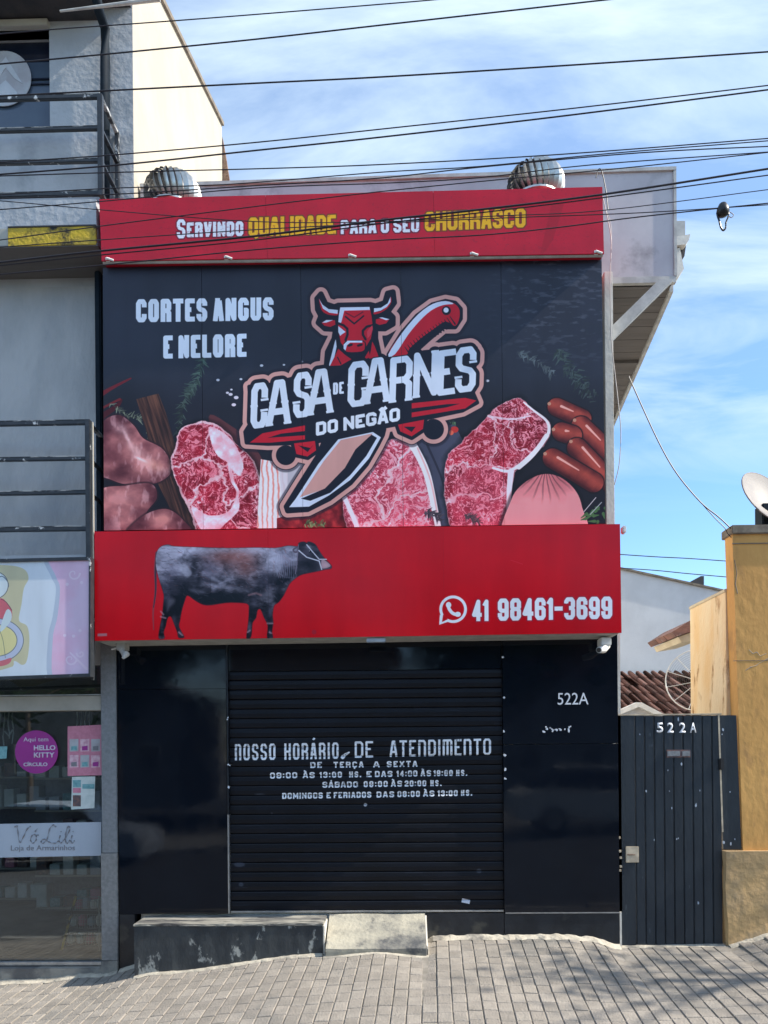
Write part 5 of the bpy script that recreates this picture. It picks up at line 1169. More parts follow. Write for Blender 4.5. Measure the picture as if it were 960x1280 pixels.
for rr_ in [i/16 for i in range(3, 16)]: tube(bm, [C2+rm2 @ Vector((R2*rr_*math.cos(a*math.tau/30), R2*rr_*math.sin(a*math.tau/30), .05*rr_*rr_)) for a in range(31)], .0012, 3, cap=False)
obj('wire_mesh', bm, M['dish'], md)
bm = nb(); tube(bm, [C2, (C2.x+.05, 1.98, -.3)], .02, 8); obj('mast', bm, M['steel'], md)
# ================================================================== left neighbour
YW = .05; XLF = -6.5
nbg = thing('neighbour_building', 'grey rendered three storey building with balconies and sunlit cream side gable', 'building', (-4, 0, -.3))
zU0 = P(60, 345, YW).z          # wall meets underside of upper slab
zUf0, zUf1 = P(60, 309, -.38).z, P(60, 250, -.38).z
wx = P(62, 100, YW).x; wz1, wz0 = P(30, 38, YW).z, P(30, 160, YW).z; zEv = P(100, -6, YW).z
zG = P(60, 700, -.3).z          # lower balcony slab
zL1, zL0 = P(60, 871, YW).z, P(60, 889, YW).z
def wallbox(x0, x1, z0, z1, m='grey_render', y0=YW, y1=.30, name='wall'):
    bm = nb(); box(bm, x0, x1, y0, y1, z0, z1); return obj(name, bm, M[m], nbg)
xb = XLB-.20
wallbox(XLF, XLB, zU0-.1, zUf1-.02, 'grey_light', YW+.002); wallbox(wx, XLB, zUf1-.02, zEv+1.2, 'grey_light'); wallbox(XLF, wx, zUf1-.02, wz0, 'grey_light'); wallbox(XLF, wx, wz1, zEv+1.2, 'grey_light')
wallbox(XLF, XLB, zL1+.28, zU0-.1)
# sunlit side gable
g = [PX(166, 700, XLB), PX(166, -75, XLB), PX(200, 0, XLB), PX(277, 156, XLB), PX(278, 700, XLB)]
yb = g[3].y; zA = g[3].z+(g[3].z-g[2].z)/(g[3].y-g[2].y)*(YW-g[3].y)
bm = nb(); prism(bm, [(YW+.004, 1.0), (yb, 1.0), (yb, g[3].z), (YW+.004, zA)], 'x', XLB-.18, XLB+.002); obj('side_gable', bm, M['cream_wall'], nbg)
bm = nb(); prism(bm, [(YW-.3, zA-.3*(g[3].z-g[2].z)/(g[3].y-g[2].y)*1.0), (yb+.02, g[3].z), (yb+.02, g[3].z+.05), (YW-.3, zA+.05-.3*(g[3].z-g[2].z)/(g[3].y-g[2].y))], 'x', XLB-.3, XLB+.03); obj('verge', bm, M['ochre_cap'], nbg)
v = [PX(277, 160, XLB), PX(278, 185, XLB), PX(287, 232, XLB), PX(278, 232, XLB)]
bm = nb(); q = [P(277, 168, yb), P(281, 190, yb), P(286, 222, yb), P(286, 240, yb), P(277, 240, yb)]; prism(bm, [(p.x, p.z) for p in q[::-1]], 'y', yb+.03, yb+.1); obj('flashing', bm, M['rust'], nbg)
wallbox(XLF, XLB-.2, 1.0, 6.5, 'room_dark', yb-.2, yb, 'wall')
# window upper left
wn = bpy.data.objects.new('window', None); COL.objects.link(wn); wn.parent = nbg; wn.location = Vector((wx-.5, YW+.1, wz0))-nbg.location
zm = P(30, 66, YW).z
bm = nb(); box(bm, XLF, wx-.001, YW+.10, YW+.13, wz0, zm); obj('pane', bm, M['window_sheen'], wn)
bm = nb(); box(bm, XLF, wx-.001, YW+.12, YW+.15, zm, wz1); obj('pane', bm, M['window_dark'], wn)
bm = nb(); box(bm, XLF, wx+.004, YW-.05, YW+.10, wz1, wz1+.06, .004); obj('frame', bm, M['lintel'], wn)
for y in (98.5, 104.5):
    bm = nb(); p = P(50, y, YW+.09); box(bm, XLF, wx-.001, YW+.085, YW+.10, p.z-.008, p.z+.004); obj('bar', bm, M['window_dark'], wn)
bm = nb(); p = P(5, 98.5, YW+.08); lathe(bm, [(35/140, -.006), (35/140, 0)], (p.x, YW+.082, p.z), 40, 'y'); dc = obj('decal', bm, M['decal'], wn)
bm = nb(); q = [P(*c_, YW+.07) for c_ in ((-14, 98), (7, 71), (28, 104), (18, 98), (7, 84), (-4, 100))]; prism(bm, [(p.x, p.z) for p in q[::-1]], 'y', YW+.071, YW+.075); o_ = obj('decal_mark', bm, M['decal_tri'], wn)
bm = nb(); q = [P(*c_, YW+.07) for c_ in ((-8, 112), (7, 100), (22, 116), (14, 124), (0, 120))]; prism(bm, [(p.x, p.z) for p in q[::-1]], 'y', YW+.071, YW+.075); o_ = obj('decal_mark', bm, M['decal_tri'], wn)
# eave
bm = nb(); zE = P(60, 27, YW).z; box(bm, XLF, P(118, 15, -.1).x, -.42, .3, zE, zE+.25); obj('eave', bm, M['eave_dark'], nbg)
bm = nb(); q = [P(75, 14, -.4), P(200, -1, -.4)]; tube(bm, [q[0], q[1]], [.008, .018], 8); obj('gutter', bm, M['fascia_trim'], nbg)
bm = nb(); box(bm, P(118, 15, -.1).x+.003, XLB-.01, -.25, .3, P(140, 10, YW).z, P(140, 10, YW).z+.25); obj('eave', bm, M['eave_dark'], nbg)
# drainpipe
pp = [P(118, -14, -.3), P(124, 14, -.18), P(131.5, 36, -.02), P(131.5, 70, -.02), P(131, 248, -.02)]
bm = nb(); tube(bm, pp, .042, 12); obj('drainpipe', bm, M['pipe_dark'], nbg, smooth=True)
bm = nb(); a, b = P(124, 342, -.05), P(123.5, 700, -.05); box(bm, a.x-.026, a.x+.026, -.10, -.0, b.z, a.z, .01); obj('drainpipe', bm, M['pipe_dark'], nbg)
# upper balcony slab
bx = -2.515
wallbox(XLF, bx, zUf0+.02, zUf1, 'grey_light', -.38, YW, 'balcony_slab')
bm = nb(); ya, yb_ = P(60, 307, -.39).z, P(60, 284, -.39).z; box(bm, P(10, 295, -.39).x, bx, -.392, -.36, ya, yb_, .003); obj('fascia_band', bm, M['yellow_worn'], nbg)
bm = nb(); box(bm, XLF, P(10, 295, -.39).x-.004, -.384, -.36, ya, yb_); obj('fascia_band', bm, M['lintel'], nbg)
bm = nb(); box(bm, P(10, 295, -.39).x, bx, -.396, -.35, yb_+.001, yb_+.012); obj('drip_line', bm, M['eave_dark'], nbg)
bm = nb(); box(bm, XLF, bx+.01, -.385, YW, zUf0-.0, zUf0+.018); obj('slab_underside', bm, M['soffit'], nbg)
# railings
def railing(label, ys, xr_, Yr, top_px, bot_px, Xl=XLF, wall_x=None):
    rail = thing('balcony_railing', label, 'railing', P(xr_, bot_px, Yr)); xr = P(xr_, (top_px+bot_px)/2, Yr).x
    for i, y in enumerate(ys):
        z = P(60, y, Yr).z; h = .022 if i in (0, len(ys)-1) else .017
        bm = nb(); box(bm, Xl, xr, Yr-.017, Yr+.017, z-h, z+h*.5, .004); obj('bar', bm, M['rail_black'], rail)
        bm = nb(); box(bm, Xl, xr, Yr-.016, Yr+.015, z+h*.5+.0005, z+h*.5+.009, .003); obj('bar_top', bm, M['rail_worn'], rail)
        bm = nb(); box(bm, xr-.016, xr+.016, Yr+.02, YW-.001, z-h, z+h*.5, .004); obj('side_bar', bm, M['rail_black' if i else 'rail_worn'], rail)
    zt_, zb_ = P(xr_, top_px, Yr).z, P(xr_, bot_px, Yr).z
    bm = nb(); box(bm, xr-.022, xr+.022, Yr-.024, Yr+.02, zb_, zt_, .005); obj('post', bm, M['rail_black'], rail)
    bm = nb(); box(bm, xr-.016, xr+.016, YW-.045, YW-.005, zb_, zt_-.0, .004); obj('post', bm, M['rail_black'], rail)
    return rail
railing('black metal railing of the upper balcony beside the window', (122, 162, 202.5, 243), 126, -.36, 119, 246)
lowr = railing('black metal railing of the lower balcony above the pink sign', (528.5, 573.5, 616, 661), 111, -.36, 525, 700)
bm = nb(); a = P(115, 527, -.36); b = P(115.5, 700, -.36); box(bm, a.x-.006, a.x+.006, -.36, -.34, b.z, a.z, .002); obj('pale_strip', bm, M['lintel'], lowr)
wallbox(XLF, P(113, 700, -.36).x, zG-.16, zG+.03, 'grey_light', -.345, YW, 'balcony_slab')
# haberdashery sign
c = [P(*q, -.42) for q in Q_HAB]
hs = thing('fascia_sign', 'pale blue and pink printed sign with sewing figure, black framed', 'sign', c[3])
bm = nb(); quadbox(bm, c, .03, (0, 0, 1, 1)); obj('print', bm, M['p_hab'], hs)
f_ = .026
def fr(a, b, c_, d): bm = nb(); box(bm, a, b, -.436, -.36, c_, d, .003); obj('frame', bm, M['rail_black'], hs)
zt_, zb_ = (c[0].z+c[1].z)/2, (c[2].z+c[3].z)/2
q = [c[0], c[1], c[1]+Vector((.0, 0, f_)), c[0]+Vector((0, 0, f_))]
bm = nb(); prism(bm, [(p.x, p.z) for p in q], 'y', -.436, -.36); obj('frame', bm, M['rail_black'], hs)
q = [c[3]+Vector((0, 0, -f_)), c[2]+Vector((0, 0, -f_)), c[2], c[3]]; bm = nb(); prism(bm, [(p.x, p.z) for p in q], 'y', -.436, -.36); obj('frame', bm, M['rail_black'], hs)
q = [c[2]+Vector((.001, 0, -f_)), c[2]+Vector((f_*.6, 0, -f_)), c[1]+Vector((f_*.6, 0, f_)), c[1]+Vector((.001, 0, f_))]; bm = nb(); prism(bm, [(p.x, p.z) for p in q], 'y', -.438, -.34); obj('frame', bm, M['rail_black'], hs)
# ground floor shopfront
xp0, xp1 = P(127.5, 1000, -.03).x, P(147, 1000, -.03).x-.004
zsp = P(137, 1066, -.03).z; zst = P(137, 1200, -.03).z
bm = nb(); box(bm, xp0, xp1, -.04, .3, zsp, zG-.16, .004); obj('pillar', bm, M['grey_stone'], nbg)
bm = nb(); box(bm, xp0-.01, xp1, -.045, .3, zst, zsp-.002, .004); obj('pillar', bm, M['grey_stone_low'], nbg)
bm = nb(); box(bm, xp0-.015, xp1, -.05, .3, -.8, zst-.002, .004); obj('pillar_foot', bm, M['concrete'], nbg)
bm = nb(); box(bm, XLF, xp0-.001, -.02, .2, zL0, zL1, .004); obj('lintel', bm, M['lintel'], nbg)
bm = nb(); box(bm, XLF, xp0-.001, -.03, .0, zL1+.004, zL1+.014, .002); obj('lintel_edge', bm, M['alu'], nbg)
zgb = P(60, 1203, .06).z
bm = nb(); box(bm, XLF, xp0-.001, .08, .086, zL1+.002, zG-.16); obj('transom_pane', bm, M['glass'], nbg)
bm = nb(); box(bm, XLF, xp0-.001, .07, .10, zgb+.01, zL0-.002); obj('shop_window', bm, M['glass'], nbg)
bm = nb(); box(bm, XLF, xp0-.001, .03, .09, zgb-.02, zgb+.01, .003); obj('window_rail', bm, M['alu'], nbg)
bm = nb(); box(bm, xp0-.02, xp0-.002, .04, .09, zgb+.01, zL0-.002, .002); obj('window_rail', bm, M['alu'], nbg)
bm = nb(); prism(bm, [(.40, zgb-.021), (-.03, zgb-.03), (-.035, -1.0), (.40, -1.0)], 'x', XLF, xp0-.002); obj('sill', bm, M['concrete'], nbg)
# pale mortar fillet where the paving meets the walls
def fillet(pts, Yo, wdt, hh_):
    bm = nb(); A, B, Cc = [], [], []; n_ = max(2, int(abs(pts[1]-pts[0])/.05))
    r_ = random.Random(int(pts[0]*100)+7)
    for i in range(n_+1):
        x = pts[0]+(pts[1]-pts[0])*i/n_; z = gz(x, Yo); w2 = wdt*r_.uniform(.6, 1.3)
        A.append(bm.verts.new((x, Yo+.03, z+hh_*r_.uniform(.7, 1.3)))); B.append(bm.verts.new((x, Yo-w2*.5, z+hh_*.35))); Cc.append(bm.verts.new((x, Yo-w2, z-.004)))
    for i in range(n_): bm.faces.new((A[i], B[i], B[i+1], A[i+1])); bm.faces.new((B[i], Cc[i], Cc[i+1], B[i+1]))
    obj('mortar_fillet', bm, M['mortar'], walk)
M['mortar'] = mat('mortar', (.50, .45, .36), (.38, .34, .27), 9, rough=.95, bump=.4, c3=(.22, .20, .17), s3=5, lo3=.52, hi3=.62)
fillet((TX0-.0, fa.x), -.03, .05, .03); fillet((fa.x, fb.x), -.352, .05, .016); fillet((f0.x, f1.x), -.424, .03, .008); fillet((f1.x, TX1), -.03, .07, .035); fillet((GX0-.02, GX1), .0, .05, .012); fillet((pl1.x, XO), -.052, .06, .02); fillet((-5.4, xp1), -.05, .06, .02)
# inside of the shop
bm = nb(); box(bm, XLF, xp0+.1, .4, 4.2, zgb-.08, zgb-.03); obj('floor', bm, M['room'], nbg)
bm = nb(); box(bm, XLF, xp0+.1, 4.2, 4.3, -1, 2.4); obj('back_wall', bm, M['room'], nbg)
bm = nb(); box(bm, xp0+.0, xp0+.1, .31, 4.2, -1, 2.4); obj('party_wall', bm, M['room_dark'], nbg)
bm = nb(); box(bm, XLF, xp0+.1, .31, 4.2, zG-.2, zG-.1); obj('ceiling', bm, M['room_dark'], nbg)
bm = nb(); box(bm, XLF-.1, XLF, .31, 4.3, -1, 2.4); obj('wall', bm, M['room_dark'], nbg)
# vinyl band with the shop's name
zb1, zb0 = P(60, 1028.5, .06).z, P(60, 1071.5, .06).z
vb = thing('window_band', 'frosted pale blue window band lettered with the haberdashery name', 'sign', (P(60, 1050, .06).x, .06, zb0))
q = [P(*c_, .062) for c_ in ((-260, 1035), (126.5, 1027.5), (126.5, 1069.5), (-260, 1077))]
bm = nb(); quadbox(bm, q, .006); obj('film', bm, M['vinyl'], vb)
bm = nb()
def stroke(pts, wd, sm=6):
    pl = catmull(pts, sm, False); tube(bm, [P(x, y, .057) for x, y in pl], [wd/142/2*(.6+.4*math.sin(i*1.1)) for i in range(len(pl))], 6)
for s_ in ([(18, 1034), (21, 1032), (22, 1038), (24.5, 1053), (29, 1046), (34, 1036), (38, 1033)], [(44, 1043), (40, 1044), (38, 1050), (41, 1054), (45, 1050), (45, 1045), (43, 1043), (48, 1044)], [(43.5, 1040), (46.5, 1036)],
           [(70, 1034), (67, 1031), (62, 1036), (59, 1048), (54, 1054), (51, 1052), (55, 1049), (62, 1053), (69, 1054), (73, 1051)], [(75, 1044), (74, 1051), (76, 1054), (79, 1050)], [(76, 1039), (76.4, 1040)],
           [(80, 1050), (86, 1040), (87, 1034), (85, 1033), (82, 1042), (82, 1052), (84, 1054), (87, 1050)], [(90, 1044), (88.5, 1051), (90, 1054), (93, 1051)], [(91, 1039), (91.4, 1040)]): stroke(s_, 1.7)
obj('lettering', bm, M['print_grey'], vb)
a, b = P(13, 1065.5, .05), P(93, 1065, .05); text('Loja de Armarinhos', M['print_grey'], vb, a.x, a.z, .0585, b.x-a.x, .062)
# sticker and posters
sc = P(45, 940, .05); st = thing('window_sticker', 'round purple sticker with white words on the shop window', 'sticker', sc)
bm = nb(); lathe(bm, [(27.5/142, 0), (27.5/142, .006)], (sc.x, .058, sc.z), 40, 'y'); obj('disc', bm, M['purple'], st)
def tx(s, x0, y0, x1, h, p_, mt='purple_print', Y=.0545, b_=0.0): a, b = P(x0, y0, .05), P(x1, y0, .05); text(s, M[mt], p_, a.x, a.z, Y, b.x-a.x, h/142, bold=b_)
tx('Aqui tem', 29, 928.5, 60, 7, st); tx('HELLO', 42, 938, 69, 6.5, st, b_=.03); tx('KITTY', 42, 947, 68, 6.5, st, b_=.03); tx('CÍRCULO', 29, 958, 59, 6, st, b_=.03)
po = thing('poster', 'pink printed poster with rows of small pictures on the shop window', 'poster', P(106, 968, .05))
bm = nb(); q = [P(*c_, .06) for c_ in ((84.5, 908), (127, 906), (127, 969), (84.5, 970))]; quadbox(bm, q, .004); obj('sheet', bm, M['pink'], po)
for i in range(3):
    for j in range(2):
        x = 87+i*13.5; y = 924+j*20; bm = nb(); q = [P(*c_, .0585) for c_ in ((x, y), (x+11, y-.3), (x+11, y+15), (x, y+15.5))]; quadbox(bm, q, .001); obj('picture', bm, M['pink_pale' if (i+j) % 2 else 'decal'], po)
        bm = nb(); q = [P(*c_, .0575) for c_ in ((x+2, y+9), (x+9, y+8), (x+9, y+14), (x+2, y+14))]; quadbox(bm, q, .0005); obj('picture', bm, M[('teal', 'purple', 'print_grey')[(i+2*j) % 3]], po)
p2 = thing('notice', 'pale green white notice with small photos under the pink poster', 'poster', P(104, 1010, .05))
bm = nb(); q = [P(*c_, .06) for c_ in ((90, 971), (119, 970.5), (118, 1010), (89, 1012))]; quadbox(bm, q, .004); obj('sheet', bm, M['paper'], p2)
for (x0_, y0_, x1_, y1_, m_) in ((91, 975, 101, 984, 'teal'), (103, 980, 118, 986, 'teal'), (91, 985, 101, 991, 'pink'), (91, 994, 101, 1008, 'print_dark')):
    bm = nb(); q = [P(*c_, .0585) for c_ in ((x0_, y0_), (x1_, y0_), (x1_, y1_), (x0_, y1_))]; quadbox(bm, q, .001); obj('picture', bm, M[m_], p2)
p3 = thing('poster', 'small teal card cut off by the left edge of the shop window', 'poster', P(3, 950, .05))
bm = nb(); q = [P(*c_, .06) for c_ in ((-12, 933), (9, 933), (8, 948), (-12, 949))]; quadbox(bm, q, .004); obj('sheet', bm, M['teal'], p3)
# garlands hanging in the window, goods rack, shelf
for (xs, lb) in ((101, 'white looped ribbon hanging in the window before the pink poster'), (5, 'white looped ribbon hanging at the far left of the window')):
    h_ = thing('ribbon', lb, 'ribbon', P(xs, 890, .3)); bm = nb()
    for k, dx in enumerate((-5, 0, 6, 11)):
        tube(bm, [P(xs+dx+math.sin(i*1.3+k)*1.0, 888+i*(7 if k != 1 else 11), .3) for i in range(4+k)], .006, 5)
    tube(bm, [P(xs+11, 912, .3), P(xs+6, 920, .3), P(xs+1, 914, .3)], .008, 5); obj('strand', bm, M['white_plastic'], h_)
rk = thing('display_rack', 'wire display rack with baskets inside the shop window', 'rack', P(108, 1192, .8))
for k, (y0_, xl, xr2) in enumerate(((1182, 80, 128), (1160, 84, 128), (1138, 92, 128))):
    bm = nb(); Yk = .30+.10*k; a, b = P(xl, y0_, Yk), P(xr2, y0_, Yk)
    for i in range(15): x = a.x+(b.x-a.x)*i/14; tube(bm, [(x, Yk, a.z), (x+.01, Yk-.02, a.z+.13)], .0018, 4)
    for z in (0, .04, .085, .13): tube(bm, [(a.x, Yk-.01, a.z+z), (b.x, Yk-.01, a.z+z)], .0022, 4)
    obj('basket', bm, M['alu'], rk)
    for i in range(4):
        bm = nb(); x = a.x+(b.x-a.x)*(i+.5)/4; box(bm, x-.03, x+.03, Yk+.02, Yk+.1, a.z+.01, a.z+.09+.02*(i % 2), .012); obj('goods', bm, M[('white_plastic', 'paper', 'pink', 'vinyl')[(i+k) % 4]], rk)
bm = nb(); a, b = P(77, 1188, .28), P(95, 1120, .28); tube(bm, [a, b], .012, 6); obj('leg', bm, M['yellow_worn'], rk)
bm = nb(); a, b = P(124, 1190, .28), P(124, 1120, .28); tube(bm, [a, b], .008, 6); obj('leg', bm, M['alu'], rk)
for i, (x, Y, m_) in enumerate(((-3.9, 2.2, 'print_grey'), (-4.9, 2.8, 'grey_stone'), (-3.0, 3.4, 'print_dark'))):
    s_ = thing('shelf_unit', ('grey shelf unit deep inside the shop', 'second shelf unit at the left rear of the shop', 'dark shelf unit against the rear wall of the shop')[i], 'shelf', (x, Y, zgb-.03))
    bm = nb(); box(bm, x-.4, x+.4, Y+.3, Y+.33, zgb-.03, zgb+1.7); obj('back', bm, M[m_], s_)
    for k in range(5):
        bm = nb(); z = zgb+.05+k*.38; box(bm, x-.4, x+.4, Y, Y+.3, z, z+.02); obj('shelf', bm, M['lintel'], s_)
        for j in range(5):
            bm = nb(); xx = x-.34+j*.16; box(bm, xx-.06, xx+.06, Y+.03, Y+.2, z+.021, z+.021+random.uniform(.1, .28), .005); obj('goods', bm, M[random.choice(['paper', 'pink', 'vinyl', 'teal', 'white_plastic', 'print_dark'])], s_)

# ================================================================== overhead cables (measured on the plane of the pole line, y = -2.9)
CAB = [  # points in order left -> right, radius, label
 ([(-40, 46), (63, 37), (190, 28), (320, 18), (480, 5), (560, -2), (760, -22), (1000, -44)], 1.3, 'thin cable leaving the top edge of the picture near its middle'),
 ([(-40, 84), (0, 80), (140, 67), (320, 49), (480, 31), (755, 0), (1000, -28)], 1.7, 'black cable crossing the eave pipe and cream gable, second from top'),
 ([(-40, 122), (0, 120), (140, 113), (320, 104), (480, 96), (720, 81), (1000, 62)], 1.8, 'thick black cable running high across open blue sky'),
 ([(-40, 206), (0, 203), (150, 193), (320, 178), (480, 161), (720, 135), (1000, 102)], 1.4, 'upper of two close cables in the middle of the sky'),
 ([(-40, 221), (0, 218), (150, 206), (320, 188), (480, 171), (720, 143), (1000, 107)], 1.8, 'lower of two close cables in the middle of the sky'),
 ([(-40, 222), (0, 220), (160, 215), (320, 211), (480, 205.5), (700, 193), (960, 173), (1000, 170)], 1.3, 'cable skimming above both roof ventilators'),
 ([(-40, 246), (123, 236), (250, 232), (320, 228), (480, 215), (600, 208), (760, 192), (960, 176), (1000, 172)], 1.2, 'cable brushing the top of the left roof ventilator'),
 ([(-40, 250), (160, 242), (320, 232), (470, 223), (600, 209), (800, 191), (960, 183), (1000, 181)], 1.3, 'cable passing just over the right roof ventilator'),
 ([(-40, 264), (0, 262), (123, 252), (320, 235), (480, 229), (600, 222), (740, 206), (960, 190), (1000, 186)], 1.2, 'cable grazing the upper edge of the red roof sign'),
 ([(-40, 303), (0, 300), (123, 283), (320, 258), (480, 239), (640, 223), (800, 208), (1000, 186)], 1.2, 'cable crossing the red sign above the word SERVINDO'),
 ([(-40, 332), (0, 328), (123, 314), (320, 295), (480, 275), (600, 262), (754, 243), (960, 211), (1000, 205)], 2.4, 'thickest cable slanting across QUALIDADE on the red sign'),
 ([(-40, 336), (0, 332), (123, 319), (320, 300), (480, 279), (600, 266), (754, 247), (960, 219), (1000, 214)], 1.4, 'cable hugging the underside of the thickest cable'),
 ([(-40, 250), (0, 251), (123, 262), (320, 277), (480, 277), (620, 270), (754, 263), (960, 237), (1000, 232)], 1.0, 'thin sagging cable through PARA O SEU on the red sign'),
 ([(-40, 312), (123, 300), (320, 287), (480, 279), (640, 272), (800, 266), (960, 256), (1000, 254)], 1.1, 'cable with the insulator hanging from it at the right'),
 ([(-40, 347), (0, 343), (133, 331), (320, 312), (480, 300), (600, 294), (700, 284), (800, 271), (960, 254), (1000, 250)], 1.4, 'lowest dark cable over the bottom of the red roof sign'),
]
YC = -2.9
for pts, rpx, lb in CAB:
    pl = catmull(pts, 5, False); w0 = [P(x, y, YC) for x, y in pl]
    dL = (w0[0]-w0[3]).normalized(); dR = (w0[-1]-w0[-4]).normalized()
    w0 = [w0[0]+dL*7]+w0+[w0[-1]+dR*7]
    bm = nb(); tube(bm, w0, rpx/245/2.0, 6); o = obj('cable', bm, M['cable'], None, loc=w0[0]); props(o, lb, 'cable', 'overhead cables along the street')
for pts, Yc_, rr_, mt_, lb in (
 ([(786, 470), (790, 480), (822, 550), (846, 592), (876, 628), (898, 646), (913, 660), (916, 664)], .0, .0055, 'cable', 'thin cable sagging from the side roof to the ochre wall'),
 ([(876, 628), (894, 648), (906, 660), (909, 666), (914, 672)], .02, .004, 'cable', 'short second strand dropping onto the ochre wall corner'),
 ([(753, 246), (757, 262), (764, 300), (763, 340), (764, 420), (769, 470), (773, 505), (776, 540), (774, 580), (768, 606)], -.06, .004, 'cable_pale', 'pale wire hanging down beside the white corner pillar'),
 ([(757, 262), (764, 285), (763, 340), (761, 416)], .03, .003, 'cable_pale', 'thin wire on the grey parapet beside the red sign'),
 ([(775, 693), (820, 696), (860, 698), (918, 702)], 3.0, .006, 'cable', 'upper faint wire low in the sky left of the ochre wall'),
 ([(775, 710), (820, 713), (860, 717), (918, 722)], 3.0, .006, 'cable', 'lower faint wire just above the white gable wall'),
 ([(745, 222), (748, 212), (752, 214), (757, 236), (760, 262)], .02, .0045, 'cable', 'small wire loop bent over the parapet beside the red sign'),
):
    w0 = [P(x, y, Yc_) for x, y in catmull(pts, 6, False)]; bm = nb(); tube(bm, w0, rr_, 6); o = obj('cable', bm, M[mt_], None, loc=w0[0]); props(o, lb, 'cable')
# insulator hanging at the right
c_ = P(903.5, 262, YC); ins = thing('insulator', 'black cable clamp with wire loop hanging against the sky at right', 'insulator', c_)
bm = nb(); lathe(bm, [(.008, .035), (.018, .028), (.028, .008), (.032, -.012), (.026, -.028), (.01, -.034)], c_, 14); obj('body', bm, M['insulator'], ins, smooth=True)
bm = nb(); tube(bm, [P(x, y, YC) for x, y in catmull([(898, 263), (896.5, 268), (899, 276), (901, 284), (904, 288), (907, 285), (907.5, 278), (910.5, 270), (910, 263)], 4, False)], .0045, 6); obj('loop', bm, M['insulator'], ins)
bm = nb(); tube(bm, [P(x, y, YC) for x, y in catmull([(910, 264), (914, 266), (917, 269), (914, 272), (911, 270)], 4, False)], .0022, 5); obj('tail', bm, M['cable_pale'], ins)

# ================================================================== street trees and the far side of the street (seen in the shop glass, tiles and as shadows)
def tree(label, x, y, z0, h, cr, n, lm, seed, group=None, trunk_r=.12, squash=.8, leaf=.09):
    r = random.Random(seed); root = thing('street_tree', label, 'tree', (x, y, z0), group)
    bm = nb(); tips = []
    top_ = h-cr*.9; tube(bm, [(x, y, z0-.2), (x+.05, y, z0+top_*.5), (x-.03, y+.04, z0+top_)], [trunk_r, trunk_r*.75, trunk_r*.55], 9)
    for i in range(9):
        a = i*2.4+r.random(); l = cr*r.uniform(.5, .95); e = r.uniform(.2, 1.2)
        p0 = Vector((x, y, z0+top_*r.uniform(.75, 1))); p1 = p0+Vector((math.cos(a)*l*.5, math.sin(a)*l*.5, l*.45*e+.2)); p2 = p0+Vector((math.cos(a)*l, math.sin(a)*l, l*.8*e+.3))
        tube(bm, [p0, p1, p2], [trunk_r*.4, trunk_r*.22, .015], 6); tips += [p1, p2]
    obj('trunk', bm, M['bark'], root)
    V, Fc = [], []; cen = Vector((x, y, z0+h-cr*squash)); cl = []
    for i in range(26):
        d = Vector((r.gauss(0, 1), r.gauss(0, 1), r.gauss(0, 1))).normalized()*cr*r.uniform(.35, 1); cl.append((cen+Vector((d.x, d.y, d.z*squash)), cr*r.uniform(.18, .38)))
    for i in range(n):
        c, s = cl[r.randrange(len(cl))]; d = Vector((r.gauss(0, 1), r.gauss(0, 1), r.gauss(0, 1))); d = d/max(d.length, .01)*s*r.uniform(.5, 1.1); p = c+d
        u = Vector((r.gauss(0, 1), r.gauss(0, 1), r.gauss(0, .6))).normalized(); v_ = u.orthogonal().normalized(); l = leaf*r.uniform(.6, 1.3); b0 = len(V)
        V += [tuple(p-u*l), tuple(p+v_*l*.45), tuple(p+u*l), tuple(p-v_*l*.45)]; Fc.append((b0, b0+1, b0+2, b0+3))
    obj('crown', (V, Fc), M[lm], root)
tree('thin leafed street tree on the pavement out to the right', 8.6, -1.5, .2, 6.3, 1.1, 900, 'leaf', 11, trunk_r=.08, leaf=.06)
for i, (x, y, h, cr) in enumerate(((-9.5, -19, 8, 3.0), (2.5, -20, 8.5, 3.4), (9.5, -19.5, 8, 3.2), (-16, -20, 8, 3.4))):
    tree(('broad tree across the street, far left', 'broad tree across the street facing the shutter', 'broad tree across the street, right hand', 'outermost left tree across the street')[i], x, y, -.3, h, cr, 2600, 'leaf_dark', 30+i, 'trees across the street', .2, leaf=.26)
tree('young tree at the kerb opposite the haberdashery window', -9.45, -12.6, -.3, 4.6, 1.0, 900, 'leaf', 60, trunk_r=.09, leaf=.08)
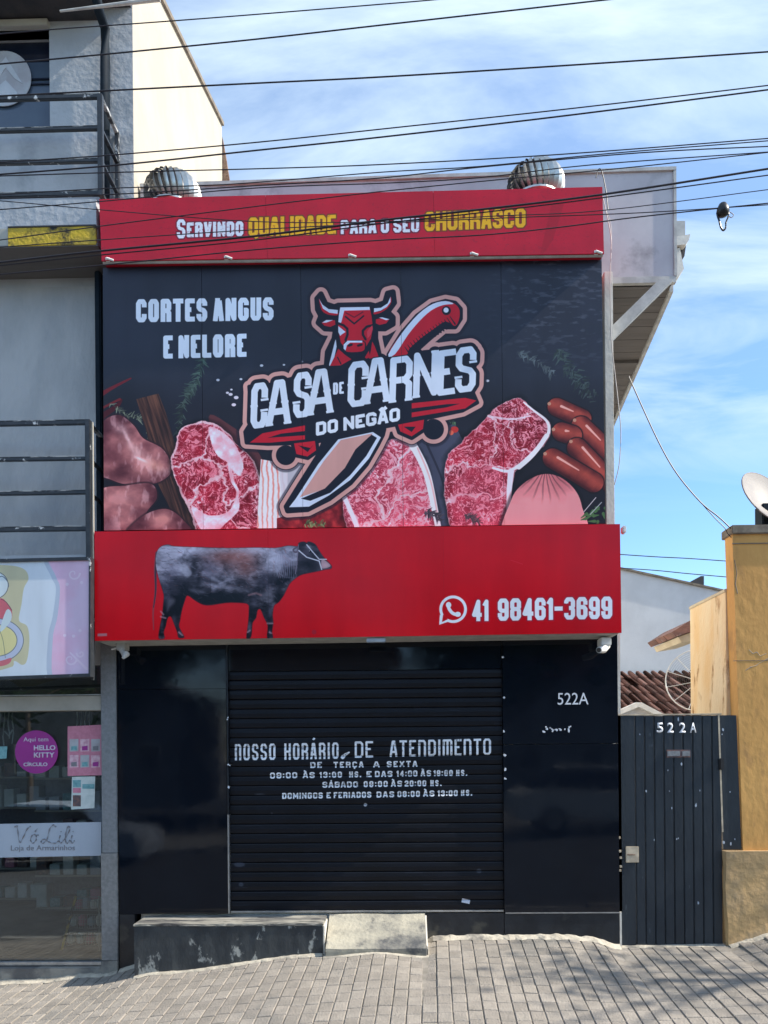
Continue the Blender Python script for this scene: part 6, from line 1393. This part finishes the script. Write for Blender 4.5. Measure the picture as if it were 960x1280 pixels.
def car(label, cx_, cy_, zg, mt):
    c = thing('parked_car', label, 'car', (cx_, cy_, zg)); R_ = lambda l: [(cx_+a, zg+b) for a, b in l]
    bm = nb(); prism(bm, R_([(-2.1, .3), (2.1, .3), (2.15, .55), (2.0, .85), (1.2, .95), (-1.7, .98), (-2.12, .9), (-2.18, .5)]), 'y', cy_-.82, cy_+.82)
    bmesh.ops.bevel(bm, geom=[e for e in bm.edges if e.calc_length() < 1.6 or abs(e.verts[0].co.y-e.verts[1].co.y) < .1], offset=.05, segments=2, affect='EDGES'); obj('body', bm, mt, c)
    bm = nb(); prism(bm, R_([(1.15, .955), (.5, 1.40), (-1.0, 1.44), (-1.75, .985)]), 'y', cy_-.68, cy_+.68); obj('cabin', bm, M['window_dark'], c)
    bm = nb(); prism(bm, R_([(.45, 1.405), (.3, 1.46), (-.9, 1.49), (-1.05, 1.44)]), 'y', cy_-.66, cy_+.66); obj('roof', bm, mt, c)
    for sx_ in (-1.3, 1.3):
        for sy_ in (-.80, .62):
            bm = nb(); lathe(bm, [(.30, 0), (.32, .03), (.32, .17), (.30, .2)], (cx_+sx_, cy_+sy_, zg+.32), 22, 'y'); w_ = obj('wheel', bm, M['insulator'], c)
            bm = nb(); lathe(bm, [(.18, -.01), (.19, .21)], (cx_+sx_, cy_+sy_, zg+.32), 16, 'y'); obj('rim', bm, M['alu'], w_)
    for sy_ in (-.6, .6): bm = nb(); box(bm, cx_+2.02, cx_+2.17, cy_+sy_-.15, cy_+sy_+.15, zg+.6, zg+.74, .02); obj('headlight', bm, M['decal_tri'], c)
car('silver blue car parked across the street facing the haberdashery', -7.8, -10.9, base_s(-7.8, 4)-.36, M['vinyl'])
car('white car parked across the street opposite the gate', 4.6, -11.0, base_s(4.6, 4)-.36, M['white_plastic'])
def house(label, x0, x1, y, h, mt, gable):
    hh = thing('far_house', label, 'house', ((x0+x1)/2, y, -.3)); bm = nb(); box(bm, x0, x1, y-8, y, -.6, h); obj('wall', bm, M[mt], hh)
    bm = nb(); prism(bm, [(x0-.3, h+.001), (x1+.3, h+.001), ((x0+x1)/2, h+gable)], 'y', y-8.2, y+.4); obj('roof', bm, M['terracotta'], hh)
    n = int((x1-x0)/2.2)
    for i in range(n):
        x = x0+(i+.5)*(x1-x0)/n; bm = nb(); box(bm, x-.5, x+.5, y+.005, y+.06, .9, 2.1); w_ = obj('window', bm, M['white_paint'], hh); bm = nb(); box(bm, x-.43, x+.43, y+.061, y+.07, .97, 2.03); obj('pane', bm, M['window_dark'], w_)
house('ochre house across the street with clay roof', -6.8, -.2, -24, 5.6, 'house_far', 2.4)
house('long grey house across the street', 1.5, 14, -25, 4.6, 'house_far_b', 2.2)
house('grey house across the street at the left', -22, -9, -25, 4.2, 'house_far_b', 2.2)
